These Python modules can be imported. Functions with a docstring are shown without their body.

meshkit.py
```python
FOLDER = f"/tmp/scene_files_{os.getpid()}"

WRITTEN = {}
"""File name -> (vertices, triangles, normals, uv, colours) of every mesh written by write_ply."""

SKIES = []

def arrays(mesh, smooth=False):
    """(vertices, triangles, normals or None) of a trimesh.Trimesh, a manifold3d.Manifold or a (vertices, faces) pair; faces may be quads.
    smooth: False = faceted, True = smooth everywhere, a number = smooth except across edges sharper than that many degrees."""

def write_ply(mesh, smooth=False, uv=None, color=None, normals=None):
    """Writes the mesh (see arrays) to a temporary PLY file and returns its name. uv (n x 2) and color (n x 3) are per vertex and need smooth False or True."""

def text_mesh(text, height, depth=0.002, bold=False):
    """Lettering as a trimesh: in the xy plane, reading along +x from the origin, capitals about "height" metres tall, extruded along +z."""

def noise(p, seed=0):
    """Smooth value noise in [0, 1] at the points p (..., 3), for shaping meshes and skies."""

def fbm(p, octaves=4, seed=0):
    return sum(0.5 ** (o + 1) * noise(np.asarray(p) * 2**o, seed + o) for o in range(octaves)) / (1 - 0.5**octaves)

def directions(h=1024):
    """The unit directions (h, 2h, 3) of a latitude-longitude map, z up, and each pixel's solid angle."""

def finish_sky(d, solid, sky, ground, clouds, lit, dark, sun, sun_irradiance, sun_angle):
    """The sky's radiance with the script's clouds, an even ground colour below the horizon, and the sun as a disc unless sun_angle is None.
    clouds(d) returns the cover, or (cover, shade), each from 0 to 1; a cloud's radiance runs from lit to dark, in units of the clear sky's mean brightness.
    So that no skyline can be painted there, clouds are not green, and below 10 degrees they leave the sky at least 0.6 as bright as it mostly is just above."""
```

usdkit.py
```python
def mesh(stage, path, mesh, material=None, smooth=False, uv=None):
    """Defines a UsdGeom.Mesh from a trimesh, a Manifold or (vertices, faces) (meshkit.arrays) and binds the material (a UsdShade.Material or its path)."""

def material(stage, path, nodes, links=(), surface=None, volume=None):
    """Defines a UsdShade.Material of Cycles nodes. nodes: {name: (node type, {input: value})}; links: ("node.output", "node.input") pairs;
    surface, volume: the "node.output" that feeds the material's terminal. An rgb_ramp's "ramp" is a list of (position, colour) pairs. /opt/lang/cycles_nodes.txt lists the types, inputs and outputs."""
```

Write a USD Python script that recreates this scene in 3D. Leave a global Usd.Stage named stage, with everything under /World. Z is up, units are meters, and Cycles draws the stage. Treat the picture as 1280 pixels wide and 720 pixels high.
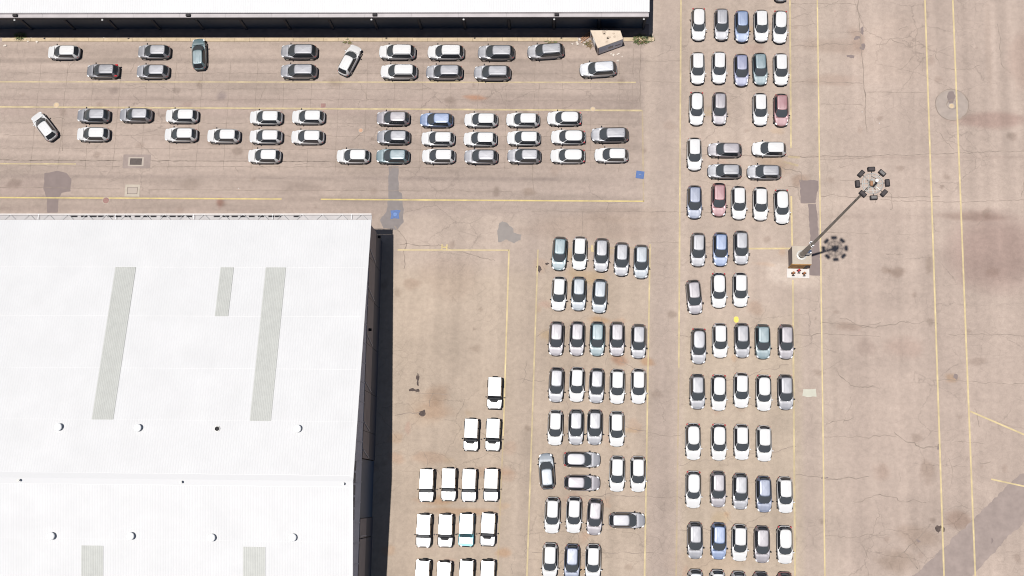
import math, re, numpy as np, trimesh, usdkit, meshkit
from meshkit import fbm, noise
from pxr import Usd, UsdGeom, UsdLux, UsdShade, Gf, Sdf, Vt

stage = Usd.Stage.CreateInMemory()
UsdGeom.SetStageUpAxis(stage, 'Z'); UsdGeom.SetStageMetersPerUnit(stage, 1.0)
stage.SetDefaultPrim(UsdGeom.Xform.Define(stage, '/World').GetPrim())
UsdGeom.Scope.Define(stage, '/World/Looks')
T = Sdf.ValueTypeNames

# ---------------------------------------------------------------- camera, sky, sun, exposure
cam = UsdGeom.Camera.Define(stage, '/World/camera')
CAM_ROWS = [[0.9983163, 0.0358407, -0.0456064, 0], [-0.0269884, 0.9829792, 0.1817239, 0], [0.0513432, -0.1801871, 0.9822914, 0], [0, 0, 140.0, 1]]
cam.AddTransformOp().Set(Gf.Matrix4d(*[v for r in CAM_ROWS for v in r]))
cam.CreateHorizontalApertureAttr(36.0); cam.CreateVerticalApertureAttr(20.25)
cam.CreateFocalLengthAttr(36.0 * 1400 / 1280); cam.CreateClippingRangeAttr(Gf.Vec2f(1, 2000))
cam.CreateExposureAttr(EXPOSURE := 0.25)
SUN = np.array([-4.66, -1.51, 34.6]); SUN /= np.linalg.norm(SUN)
dome = UsdLux.DomeLight.Define(stage, '/World/sky')
dome.GetPrim().SetCustomDataByKey('kind', 'structure')
sky = usdkit.material(stage, '/World/Looks/sky', {
    'sky': ('sky_texture', {'sky_type': 'single_scattering', 'sun_disc': False, 'sun_elevation': math.asin(SUN[2]),
                            'sun_rotation': math.atan2(SUN[0], SUN[1]), 'altitude': 20.0}),
    'bg': ('background_shader', {'strength': 0.05})}, [('sky.color', 'bg.color')], surface='bg.background')
UsdShade.MaterialBindingAPI.Apply(dome.GetPrim()).Bind(sky)
sun = UsdLux.DistantLight.Define(stage, '/World/sun')
sun.CreateIntensityAttr(1.25); sun.CreateNormalizeAttr(True); sun.CreateAngleAttr(0.53); sun.CreateColorAttr(Gf.Vec3f(1, 0.965, 0.92))
zz = SUN; xx = np.cross([0, 1.0, 0], zz); xx /= np.linalg.norm(xx); yy = np.cross(zz, xx)
sun.AddTransformOp().Set(Gf.Matrix4d(*xx, 0, *yy, 0, *zz, 0, 0, 0, 60, 1))

# ---------------------------------------------------------------- scene helpers
used = {}
def numbered(parent, name):
    k = (parent, name); n = used.get(k, 0); used[k] = n + 1
    return f'{parent}/{name}' + (f'_{n:03d}' if n else '')
def tag(o, label=None, cat=None, group=None, kind=None):
    p = o.GetPrim() if hasattr(o, 'GetPrim') else o
    for k, v in (('label', label), ('category', cat), ('group', group), ('kind', kind)):
        if v: p.SetCustomDataByKey(k, v)
    return o
def pth(parent): return '/World' if parent is None else str(parent.GetPath())
def thing(name, label, cat, loc=(0, 0, 0), rz=0.0, group=None):
    x = UsdGeom.Xform.Define(stage, numbered('/World', name))
    x.AddTranslateOp().Set(Gf.Vec3d(*[float(v) for v in loc])); x.AddRotateZOp().Set(float(rz))
    return tag(x, label, cat, group)
def obj(name, mesh, mat, parent=None, smooth=False, label=None):
    o = usdkit.mesh(stage, numbered(pth(parent), name), mesh, MAT[mat] if isinstance(mat, str) else mat, smooth=smooth)
    if label: tag(o, label)
    return o
def copy_of(src, label, loc, rz, group):
    name = re.sub(r'_\d{3}$', '', src.GetPrim().GetName()); c = src.GetPrim().GetCustomData()
    r = thing(name, label, c['category'], loc, rz, group)
    r.GetPrim().GetReferences().AddInternalReference(src.GetPath()); r.GetPrim().SetInstanceable(True)
    return r

# ---------------------------------------------------------------- mesh helpers
class MB:
    def __init__(s): s.v = []; s.f = []; s.n = 0
    def add(s, v, f):
        v = np.asarray(v, float); f = np.asarray(f, int)
        if f.shape[1] == 4: f = np.vstack([f[:, [0, 1, 2]], f[:, [0, 2, 3]]])
        s.v.append(v); s.f.append(f + s.n); s.n += len(v); return s
    def tm(s, m): return s.add(m.vertices, m.faces)
    def get(s): return np.vstack(s.v), np.vstack(s.f)
    def box(s, x0, x1, y0, y1, z0, z1, ch=0.0):
        return s.tm(cbox(x0, x1, y0, y1, z0, z1, ch))
    def bar(s, a, b, r, n=6): return s.tm(bar(a, b, r, n))
def cbox(x0, x1, y0, y1, z0, z1, ch=0.0):
    if ch <= 0:
        m = trimesh.creation.box(extents=(x1 - x0, y1 - y0, z1 - z0)); m.apply_translation(((x0 + x1) / 2, (y0 + y1) / 2, (z0 + z1) / 2)); return m
    P = []
    for sx, X in ((1, x0), (-1, x1)):
        for sy, Y in ((1, y0), (-1, y1)):
            for sz, Z in ((1, z0), (-1, z1)):
                P += [(X + sx * ch, Y + sy * ch, Z), (X + sx * ch, Y, Z + sz * ch), (X, Y + sy * ch, Z + sz * ch)]
    return trimesh.convex.convex_hull(np.array(P))
def bar(a, b, r, n=6, r2=None):
    a, b = np.asarray(a, float), np.asarray(b, float); t = b - a; t /= np.linalg.norm(t)
    u = np.cross(t, [0, 0, 1] if abs(t[2]) < .9 else [1, 0, 0]); u /= np.linalg.norm(u); w = np.cross(t, u)
    an = np.arange(n) * 2 * np.pi / n + np.pi / n; r2 = r if r2 is None else r2
    ring = np.cos(an)[:, None] * u + np.sin(an)[:, None] * w
    v = np.vstack([a + r * ring, b + r2 * ring, [a, b]]); i = np.arange(n); j = (i + 1) % n
    f = np.vstack([np.c_[i, j, j + n], np.c_[i, j + n, i + n], np.c_[j, i, np.full(n, 2 * n)], np.c_[i + n, j + n, np.full(n, 2 * n + 1)]])
    return trimesh.Trimesh(v, f[:, ::-1], process=False)
def lathe(prof, n=24, c=(0, 0)):
    prof = np.asarray(prof, float); an = np.arange(n) * 2 * np.pi / n; k = len(prof)
    v = np.stack([np.c_[c[0] + r * np.cos(an), c[1] + r * np.sin(an), np.full(n, z)] for r, z in prof]).reshape(-1, 3)
    f = []
    for q in range(k - 1):
        for i in range(n):
            j = (i + 1) % n; f.append((q * n + i, q * n + j, (q + 1) * n + j, (q + 1) * n + i))
    return MB().add(v, f).get()
def flat(poly, z, rag=0.0, seed=0, step=0.25):
    """A flat sheet from a polygon; rag breaks its outline up."""
    from shapely.geometry import Polygon
    p = Polygon(poly).buffer(0)
    if rag:
        ring = np.array(p.segmentize(step).exterior.coords)
        q = np.c_[ring, np.zeros(len(ring))]
        ring = ring + rag * 2 * (np.c_[noise(q * 2.3, seed), noise(q * 2.3 + 50, seed)] - 0.5) + rag * (np.c_[noise(q * 7, seed), noise(q * 7 + 9, seed)] - .5)
        p = Polygon(ring).buffer(0)
        if p.geom_type != 'Polygon': p = max(p.geoms, key=lambda g: g.area)
    v, f = trimesh.creation.triangulate_polygon(p, engine='earcut')
    v = np.c_[v, np.full(len(v), z)]
    n = np.cross(v[f[:, 1]] - v[f[:, 0]], v[f[:, 2]] - v[f[:, 0]])[:, 2]; f = np.where((n < 0)[:, None], f[:, ::-1], f)
    return v, f
def strip(pts, width, z, wob=0.0, seed=0, seg=None):
    """A ribbon on the ground along a polyline."""
    pts = np.asarray(pts, float)
    if seg:
        out = []
        for a, b in zip(pts[:-1], pts[1:]):
            n = max(1, int(np.linalg.norm(b - a) / seg)); out += [a + (b - a) * t for t in np.arange(n) / n]
        pts = np.array(out + [pts[-1]])
    q = np.c_[pts, np.zeros(len(pts))]
    if wob: pts = pts + wob * 2 * (np.c_[fbm(q * .9, 4, seed), fbm(q * .9 + 31, 4, seed + 5)] - .5)
    t = np.gradient(pts, axis=0); t /= np.linalg.norm(t, axis=1, keepdims=True) + 1e-9
    nn = np.c_[-t[:, 1], t[:, 0]]; wd = width * (0.5 if not wob else 0.5 * (0.35 + 1.3 * noise(q * 3.1, seed + 2)))
    wd = np.broadcast_to(wd, (len(pts),))[:, None]
    v = np.vstack([np.c_[pts + nn * wd, np.full(len(pts), z)], np.c_[pts - nn * wd, np.full(len(pts), z)]])
    n = len(pts); i = np.arange(n - 1)
    return v, np.c_[i + n, i + n + 1, i + 1, i]

# ---------------------------------------------------------------- materials
MAT = {}
def mat(name, nodes, links=(), surface='p.BSDF'):
    MAT[name] = usdkit.material(stage, '/World/Looks/' + name, nodes, links, surface=surface); return MAT[name]
def plain(name, color, rough=0.6, metallic=0.0, spec=0.5, var=0.0, scale=1.5, coat=0.0, detail=4):
    n = {'p': ('principled_bsdf', {'base_color': color, 'roughness': rough, 'metallic': metallic, 'specular_ior_level': spec, 'coat_weight': coat, 'coat_roughness': 0.12})}; l = []
    if var:
        n['g'] = ('geometry', {}); n['n'] = ('noise_texture', {'scale': scale, 'detail': detail, 'roughness': 0.62})
        n['r'] = ('rgb_ramp', {'ramp': [(0.25, tuple(c * (1 - var) for c in color)), (0.75, tuple(min(1, c * (1 + var)) for c in color))]})
        l = [('g.position', 'n.vector'), ('n.fac', 'r.fac'), ('r.color', 'p.base_color')]
    return mat(name, n, l)
def paint(name, color, pearl, dust):
    """Car paint: a dark pigmented base with a pale pearl flake over it, dulled by a film of dust that varies over the yard."""
    mat(name, {
        'g': ('geometry', {}), 'n': ('noise_texture', {'scale': 1.1, 'detail': 5.0, 'roughness': 0.6}),
        'm': ('map_range', {'from_min': 0.3, 'from_max': 0.75, 'to_min': 0.0, 'to_max': dust * 2, 'clamp': True}),
        'x': ('mix_color', {'a': color, 'b': (0.50, 0.45, 0.39)}),
        'p': ('principled_bsdf', {'metallic': 0.15 if pearl else 0.0, 'roughness': 0.5, 'coat_weight': 0.4, 'coat_roughness': 0.15}),
        'q': ('glossy_bsdf', {'color': (.80, .815, .87), 'roughness': 0.61}), 'k': ('mix_closure', {'fac': pearl})},
        [('g.position', 'n.vector'), ('n.fac', 'm.value'), ('m.result', 'x.fac'), ('x.result', 'p.base_color'), ('p.BSDF', 'k.closure1'), ('q.BSDF', 'k.closure2')], surface='k.closure')
PAINT = {'white': ((.465, .465, .468), 0.0), 'white_plain': ((.49, .49, .49), 0.0), 'silver': ((.32, .33, .35), .20), 'grey': ((.12, .12, .135), .215), 'charcoal': ((.085, .086, .10), .215),
         'slate': ((.075, .105, .13), .215), 'brown': ((.105, .085, .098), .215), 'blue': ((.012, .070, .205), .215), 'violet': ((.032, .045, .145), .215),
         'navy': ((.016, .042, .115), .215), 'teal': ((.010, .072, .088), .19), 'red': ((.15, .003, .007), .175), 'darkred': ((.05, .048, .056), .215), 'turquoise': ((.05, .42, .50), .22)}
for k, (c, pe) in PAINT.items(): paint('paint_' + k, c, pe, 0.04 if k.startswith('white') else 0.06)
plain('glass', (.020, .022, .026), .12, 0, .6, coat=0.3)
plain('screen_glass', (.048, .052, .056), .16, 0, .6, coat=0.3)
plain('black_plastic', (.016, .016, .018), .65, 0, .15)
plain('dark_cladding', (.020, .020, .024), .65, 0, .15)
plain('tyre', (.02, .02, .02), .85)
plain('rim_metal', (.35, .35, .36), .35, .9)
plain('lamp_clear', (.72, .73, .75), .12, .3, coat=.6)
plain('lamp_red', (.36, .010, .018), .2, 0, coat=.5)
plain('chrome', (.75, .75, .76), .15, 1.0)
plain('sheet_white', (.468, .468, .472), .55, 0, .35, var=.045, scale=.30, detail=8)
plain('sheet_trim', (.46, .46, .465), .45)
plain('skylight_sheet', (.36, .365, .345), .35, 0, .5, var=.07, scale=1.2)
plain('gutter_grey', (.30, .285, .285), .6, .1, var=.12, scale=.8)
plain('fascia_grey', (.34, .315, .32), .6, 0, var=.14, scale=.5)
plain('wall_grey', (.23, .23, .27), .6, 0, var=.1, scale=.6)
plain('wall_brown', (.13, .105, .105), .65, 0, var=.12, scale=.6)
plain('wall_dark', (.024, .025, .035), .65, 0, var=.2, scale=.5)  # dark cladding, and the painted shade of the warehouse's lower bays
plain('bay_shade_navy', (.02, .035, .06), .5)  # dark blue that paints shade into the doorway and open bays
plain('brace_pale', (.38, .37, .38), .6)
plain('galvanised_pale', (.42, .42, .42), .5)
plain('galvanised', (.33, .325, .31), .5, .35, var=.15, scale=1.3)
plain('mast_paint', (.25, .225, .195), .55, .2, var=.2, scale=1.1)
plain('mast_dark', (.022, .019, .021), .6, 0, .2)
plain('lid_dark', (.040, .033, .034), .5, 0, .25)
plain('lens_glass', (.20, .19, .18), .15, .3)
plain('white_metal', (.82, .82, .82), .4)
plain('concrete_pale', (.34, .295, .245), .9, var=.12, scale=1.4)
plain('brick_orange', (.40, .22, .075), .85, var=.25, scale=1.6)
plain('render_taupe', (.17, .14, .135), .85, var=.2, scale=1.2)
plain('concrete_white', (.48, .45, .43), .9, var=.12, scale=1.0)
plain('kerb_yellow', (.385, .305, .205), .9, var=.22, scale=1.3, detail=6)
plain('apron', (.17, .13, .115), .9, var=.2, scale=.7)  # darker than the yard, to paint shade under the shed eave
plain('asphalt_patch', (.165, .130, .122), .9, var=.10, scale=1.1, detail=6)
plain('round_fill', (.262, .218, .19), .9, var=.14, scale=1.2, detail=7)
plain('asphalt_soft', (.222, .178, .160), .9, var=.17, scale=.9, detail=6)
plain('trench_grey', (.165, .145, .14), .9, var=.12, scale=1.4, detail=6)
plain('grey_patch', (.20, .178, .165), .9, var=.10, scale=1.4, detail=6)
plain('pale_patch', (.385, .375, .315), .9, var=.08, scale=1.4)
plain('joint_dark', (.20, .160, .132), .95, var=.3, scale=.9)
plain('pit_dark', (.065, .048, .042), .95, var=.4, scale=4)
plain('blue_cover', (.035, .085, .23), .6, var=.2, scale=3)
plain('blue_pale', (.07, .14, .32), .6, var=.2, scale=3)
plain('yellow_blob', (.58, .46, .08), .7, var=.15, scale=3)
plain('cover_tan', (.42, .32, .21), .8, var=.15, scale=3)
plain('cover_red', (.22, .125, .11), .8, var=.2, scale=3)
plain('cover_orange', (.40, .235, .155), .8, var=.2, scale=3)
plain('grate_iron', (.10, .085, .08), .7, .3)
plain('hatch_steel', (.30, .255, .22), .7, .2)
plain('cabin_roof', (.47, .39, .31), .7, var=.16, scale=1.1, detail=6)
plain('cabin_stain', (.37, .30, .235), .8, var=.15, scale=3)
plain('cabin_side', (.50, .48, .49), .6, var=.12, scale=1.4)
plain('rust', (.25, .13, .07), .85, var=.3, scale=3)
plain('leaf', (.075, .095, .03), .6, var=.4, scale=5)
plain('leaf_dry', (.16, .11, .05), .7, var=.4, scale=5)
plain('terracotta', (.30, .12, .05), .8)
plain('hydrant_red', (.48, .03, .05), .45)
plain('rubble', (.50, .45, .40), .9, var=.25, scale=6)
plain('crate_red', (.16, .02, .02), .6)
def faded(name, color, lo, hi):
    """Road paint worn through to the concrete in patches."""
    mat(name, {'g': ('geometry', {}), 'n': ('noise_texture', {'scale': 0.55, 'detail': 8.0, 'roughness': 0.72}),
               'm': ('map_range', {'from_min': .32, 'from_max': .68, 'to_min': lo, 'to_max': hi, 'clamp': True}),
               'd': ('principled_bsdf', {'base_color': color, 'roughness': .8}), 't': ('transparent_bsdf', {'color': (1, 1, 1)}), 'x': ('mix_closure', {})},
        [('g.position', 'n.vector'), ('n.fac', 'm.value'), ('m.result', 'x.fac'), ('t.BSDF', 'x.closure1'), ('d.BSDF', 'x.closure2')], surface='x.closure')
faded('line_yellow', (.54, .435, .235), .5, 1.0)
faded('line_pale', (.515, .42, .24), .3, .95)
faded('line_worn', (.50, .40, .23), 0.0, .6)
faded('line_strong', (.55, .44, .18), .45, 1.0)
# the yard's concrete: the tint of each slab and stain is laid in the mesh, the grain and hairline cracks are procedural
mat('yard_concrete', {
    'g': ('geometry', {}), 'a': ('attribute', {'attribute': 'tint'}),
    'n1': ('noise_texture', {'scale': 1.7, 'detail': 8.0, 'roughness': .72}), 'r1': ('map_range', {'from_min': .3, 'from_max': .7, 'to_min': .87, 'to_max': 1.10, 'clamp': True}),
    'n2': ('noise_texture', {'scale': 9.0, 'detail': 4.0, 'roughness': .7}), 'r2': ('map_range', {'from_min': .3, 'from_max': .7, 'to_min': .89, 'to_max': 1.08, 'clamp': True}),
    'nd': ('noise_texture', {'scale': .9, 'detail': 5.0, 'roughness': .65}), 'dv': ('mix_vector', {'fac': .22}),
    'sc': ('mapping', {'scale': (.20, .31, 1.0)}), 'v': ('voronoi_texture', {'feature': 'distance_to_edge', 'scale': 1.0}),
    'vr': ('map_range', {'from_min': 0.0, 'from_max': .013, 'to_min': .74, 'to_max': 1.0, 'clamp': True}),
    'nm': ('noise_texture', {'scale': .075, 'detail': 3.0}), 'mm': ('map_range', {'from_min': .50, 'from_max': .60, 'to_min': 0.0, 'to_max': 1.0, 'clamp': True}),
    'sc2': ('mapping', {'scale': (.62, .75, 1.0), 'location': (13.0, 5.0, 0.0)}), 'v2': ('voronoi_texture', {'feature': 'distance_to_edge', 'scale': 1.0}),
    'vr2': ('map_range', {'from_min': 0.0, 'from_max': .025, 'to_min': .86, 'to_max': 1.0, 'clamp': True}),
    'nm2': ('noise_texture', {'scale': .11, 'detail': 3.0}), 'mm2': ('map_range', {'from_min': .50, 'from_max': .60, 'to_min': 0.0, 'to_max': 1.0, 'clamp': True}),
    'k1': ('mix_float', {'a': 1.0}), 'k2': ('mix_float', {'a': 1.0}),
    'm1': ('math', {'math_type': 'multiply'}), 'm2': ('math', {'math_type': 'multiply'}), 'm3': ('math', {'math_type': 'multiply'}),
    'c': ('combine_xyz', {}), 'mul': ('mix_color', {'blend_type': 'multiply', 'fac': 1.0, 'use_clamp': False}),
    'b': ('bump', {'strength': .25, 'distance': .02}), 'p': ('principled_bsdf', {'roughness': .93, 'specular_ior_level': .25})},
    [('g.position', 'n1.vector'), ('g.position', 'n2.vector'), ('g.position', 'nd.vector'), ('g.position', 'nm.vector'), ('g.position', 'nm2.vector'),
     ('g.position', 'sc.vector'), ('sc.vector', 'dv.a'), ('nd.color', 'dv.b'), ('dv.result', 'v.vector'), ('v.distance', 'vr.value'),
     ('dv.result', 'sc2.vector'), ('g.position', 'sc2.vector'), ('sc2.vector', 'v2.vector'), ('v2.distance', 'vr2.value'),
     ('n1.fac', 'r1.value'), ('n2.fac', 'r2.value'), ('nm.fac', 'mm.value'), ('nm2.fac', 'mm2.value'),
     ('mm.result', 'k1.fac'), ('vr.result', 'k1.b'), ('mm2.result', 'k2.fac'), ('vr2.result', 'k2.b'),
     ('r1.result', 'm1.value1'), ('r2.result', 'm1.value2'), ('m1.value', 'm2.value1'), ('k1.result', 'm2.value2'), ('m2.value', 'm3.value1'), ('k2.result', 'm3.value2'),
     ('m3.value', 'c.x'), ('m3.value', 'c.y'), ('m3.value', 'c.z'), ('a.color', 'mul.a'), ('c.vector', 'mul.b'), ('mul.result', 'p.base_color'), ('n2.fac', 'b.height'), ('b.normal', 'p.normal')])

# ---------------------------------------------------------------- the yard
def axis(lo, hi, step, far):
    a = np.arange(lo, hi + step / 2, step); e = np.array([5, 15, 40, 100, 220.])
    return np.r_[lo - e[::-1], a, hi + e]
gx, gy = axis(-78, 68, .2, 300), axis(-18, 78, .2, 300)
X, Y = np.meshgrid(gx, gy); P3 = np.stack([X, Y, np.zeros_like(X)], -1)
nz = lambda sx, sy, o=4, s=0: fbm(np.stack([X * sx, Y * sy, np.zeros_like(X)], -1), o, s) - .5
def ss(a, b, v): t = np.clip((v - a) / (b - a), 0, 1); return t * t * (3 - 2 * t)
V = np.ones_like(X)
west = ss(9.5, 8.3, X) * ss(34.5, 36.0, Y - X * .017)                    # the lot under the shed, laid east to west
lane_w = west
V *= 1 + .17 * nz(.05, .05, 4, 1) + .11 * nz(.3, .3, 4, 2) + .07 * nz(1.6, 1.6, 3, 21)
V *= 1 + west * (.40 * nz(.045, .9, 4, 3) + .16 * nz(.25, 3.0, 3, 22)) + (1 - west) * (.26 * nz(.85, .035, 4, 4) + .10 * nz(.05, .5, 4, 5))
V *= 1 + .08 * ss(0, .12, nz(.11, .11, 5, 31)) * -1 * ss(-.5, .3, nz(.4, .4, 3, 33)) + .05 * nz(4.0, 4.0, 2, 34)
east = ss(33, 36, X)
V *= 1 + east * .035 * np.sin(2 * np.pi * (X + .8 * nz(.05, .02, 2, 35)) / 2.55) * ss(-.25, .25, nz(.06, .05, 3, 36) + .05)
tint = np.stack([V, V, V], -1)
def mulc(mask, c): 
    for k in range(3): tint[..., k] *= 1 + mask * (c[k] - 1)
mulc(west, (.895, .89, .905))
mulc(ss(-31, -27, X) * ss(11, 9, X) * ss(30, 26, Y), (1.0, 1.0, .955))       # the parking blocks are yellower
mulc(ss(13.5, 15, X) * ss(29.5, 28.5, X) * ss(26, 18, Y), (1.03, 1.04, .985))
mulc(ss(32, 36, X), (1.02, 1.01, 1.02))
for q, wd, d in (((-4.81, 11.52), 1.3, .06), ((11.88, 12.06), 1.5, .09), ((29.56, 12.63), 1.0, .05)):   # wheel-worn lanes between the blocks
    m = np.exp(-((X - q[0]) / wd) ** 2) * (1 - west); mulc(m, (1 - d, 1 - d * 1.02, 1 - d * .9))
def stain(q, rx, ry, c, seed=0, rag=.5, pw=1.0):
    e = 1.9
    i0, i1 = np.searchsorted(gx, (q[0] - e * rx - .5, q[0] + e * rx + .5)); j0, j1 = np.searchsorted(gy, (q[1] - e * ry - .5, q[1] + e * ry + .5)); w_ = (slice(j0, j1), slice(i0, i1))
    if i1 <= i0 or j1 <= j0: return
    dx, dy = (X[w_] - q[0]) / rx, (Y[w_] - q[1]) / ry
    n_ = fbm(np.stack([X[w_] * 1.1 / max(.4, rx), Y[w_] * 1.1 / max(.4, ry), 0 * dx], -1), 4, 40 + seed) - .5
    m = ss(1.25, .45, np.sqrt(dx * dx + dy * dy) + rag * 2 * n_) ** pw
    tint[w_] *= 1 + m[..., None] * (np.array(c) - 1)
def band(x0, x1, y0, y1, c, soft=.25, seed=0):                            # along the shed's axis
    yy = Y - X * .0175; w_ = .5 * nz(.12, .12, 3, 60 + seed)
    mulc(ss(y0 - soft, y0 + soft, yy + w_ * .4) * ss(y1 + soft, y1 - soft, yy + w_ * .4) * ss(x0 - .8, x0 + .3, X) * ss(x1 + .8, x1 - .3, X) * (.75 + .9 * nz(.2, .6, 3, seed + 80)), c)
band(-80, 9.3, 56.05, 56.75, (.80, .80, .80), .15, 1)
band(-80, 8, 48.6, 51.4, (.955, .94, .95), .4, 2)
band(-80, -2, 40.0, 40.45, (.86, .855, .87), .12, 3)
band(-80, -12, 37.0, 37.6, (.86, .85, .85), .2, 4)
band(-70, -62, 37.0, 37.6, (.9, .9, .9), .2, 4)
band(-80, -25, 33.5, 36.2, (.95, .94, .95), .3, 5)
band(15, 80, 43.2, 43.5, (.90, .88, .88), .12, 6)
band(29, 56, 36.6, 37.9, (1.09, 1.09, 1.09), .25, 7)
band(30, 56, 35.2, 35.8, (.92, .91, .91), .2, 8)
stain((53.50, 49.27), 5.0, 1.2, (.83, .75, .75), 1, .3)
stain((53.29, 31.94), 5.8, 4.8, (.80, .735, .745), 2, .2, .5)
stain((50.51, 36.52), 4.5, .7, (.82, .78, .77), 3, .3)
stain((40.87, 29.05), 1.1, .7, (.72, .68, .66), 4, .5)
stain((39.68, 29.22), .6, .5, (.80, .77, .75), 5, .5)
stain((45.04, 29.98), .5, 1.3, (.80, .78, .76), 6, .5)
stain((44.16, 4.36), 1.0, 1.4, (.80, .77, .75), 7, .5)
stain((38.61, 4.36), 1.2, 1.2, (.86, .82, .80), 8, .5)
stain((36.90, 19.31), 1.2, 1.2, (.86, .84, .84), 9, .5)
stain((41.60, 19.45), 2.5, 1.6, (.92, .88, .87), 10, .5)
stain((34.79, 21.96), 1.6, .5, (.80, .76, .74), 11, .5)
stain((47.68, -1.23), 2.0, 1.0, (.80, .74, .71), 12, .5)
stain((42.88, -3.29), 3.0, 1.4, (.85, .82, .79), 13, .4)
stain((39.97, -6.21), 2.4, 1.6, (.78, .75, .72), 14, .4)
stain((36.50, 59.65), 1.2, 2.2, (.82, .78, .76), 15, .6)
stain((33.39, 58.93), 4.0, 1.2, (.88, .85, .83), 16, .5)
stain((33.84, 54.31), 4.0, .9, (.90, .86, .84), 17, .5)
stain((47.22, 15.85), .8, .6, (.92, .82, .70), 18, .5)
stain((-16.16, 11.66), 1.8, 1.6, (.80, .74, .70), 19, .4)
stain((-16.77, 9.64), 2.4, 1.2, (.88, .81, .76), 20, .5)
stain((-17.80, 10.11), 2.6, 2.4, (1.03, 1.0, .97), 21, .4)
stain((6.54, 16.89), 1.2, .7, (.84, .66, .58), 22, .4)
stain((3.74, 21.88), 1.6, .6, (.98, .84, .68), 23, .5)
stain((5.49, 19.39), .5, 2.2, (.95, .82, .70), 24, .5)
stain((9.83, 16.79), 1.0, .6, (.92, .76, .62), 25, .5)
stain((2.29, 27.50), 2.4, 1.2, (1.02, .96, .82), 26, .6)
stain((-13.18, 51.01), 1.6, .4, (1.02, .76, .62), 27, .4)
stain((-46.92, 50.59), .9, .9, (.75, .75, .8), 28, .4)
stain((-61.64, 51.09), .8, .6, (.75, .74, .75), 29, .4)
stain((-53.05, 51.25), .6, .5, (.78, .77, .77), 30, .4)
stain((-31.69, 52.77), 1.2, .8, (.82, .80, .77), 31, .5)
stain((-51.46, 49.27), .8, .5, (.85, .82, .82), 32, .4)
stain((-35.49, 38.19), 3.2, 1.0, (.84, .83, .83), 33, .5)
stain((-49.74, 38.40), 1.5, 1.0, (.86, .85, .84), 34, .5)
stain((-45.68, 35.79), .7, .6, (.78, .72, .70), 35, .4)
stain((-45.91, 36.00), .5, .8, (.85, .70, .68), 36, .4)
stain((26.65, 28.67), 2.2, 2.0, (1.22, 1.25, 1.27), 37, .5)
stain((29.43, 27.71), 2.8, 1.6, (1.16, 1.17, 1.17), 38, .5)
stain((26.04, 42.80), 2.4, 1.6, (.86, .80, .72), 39, .6)
stain((29.07, 40.74), 1.2, 1.0, (.80, .74, .70), 40, .5)
stain((-1.84, 48.16), 2.0, .5, (.95, .93, .9), 41, .5)
stain((2.66, 33.77), 9, 2.0, (.90, .875, .86), 42, .3)
stain((6.71, 35.67), 5.5, 1.2, (.93, .91, .89), 43, .3)
stain((-9.46, 2.48), 3.2, .7, (.95, .86, .80), 44, .5)
stain((-12.22, -2.47), 5.0, .5, (.95, .84, .74), 45, .5)
stain((-15.74, -1.15), 2.4, .6, (.92, .82, .74), 46, .5)
stain((-7.12, -7.07), 1.0, .8, (.98, .84, .72), 47, .5)
stain((-16.99, 3.99), 2.4, .8, (.93, .86, .82), 48, .5)
stain((-15.56, 27.02), 4, 3, (.95, .93, .92), 49, .5)
stain((-20.13, 25.85), 1.2, .8, (.84, .80, .78), 50, .5)
stain((-5.70, 38.34), 1.0, .6, (.8, .77, .74), 51, .5)
stain((57.39, 57.47), 2.0, 4.0, (.94, .90, .89), 52, .5)
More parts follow.
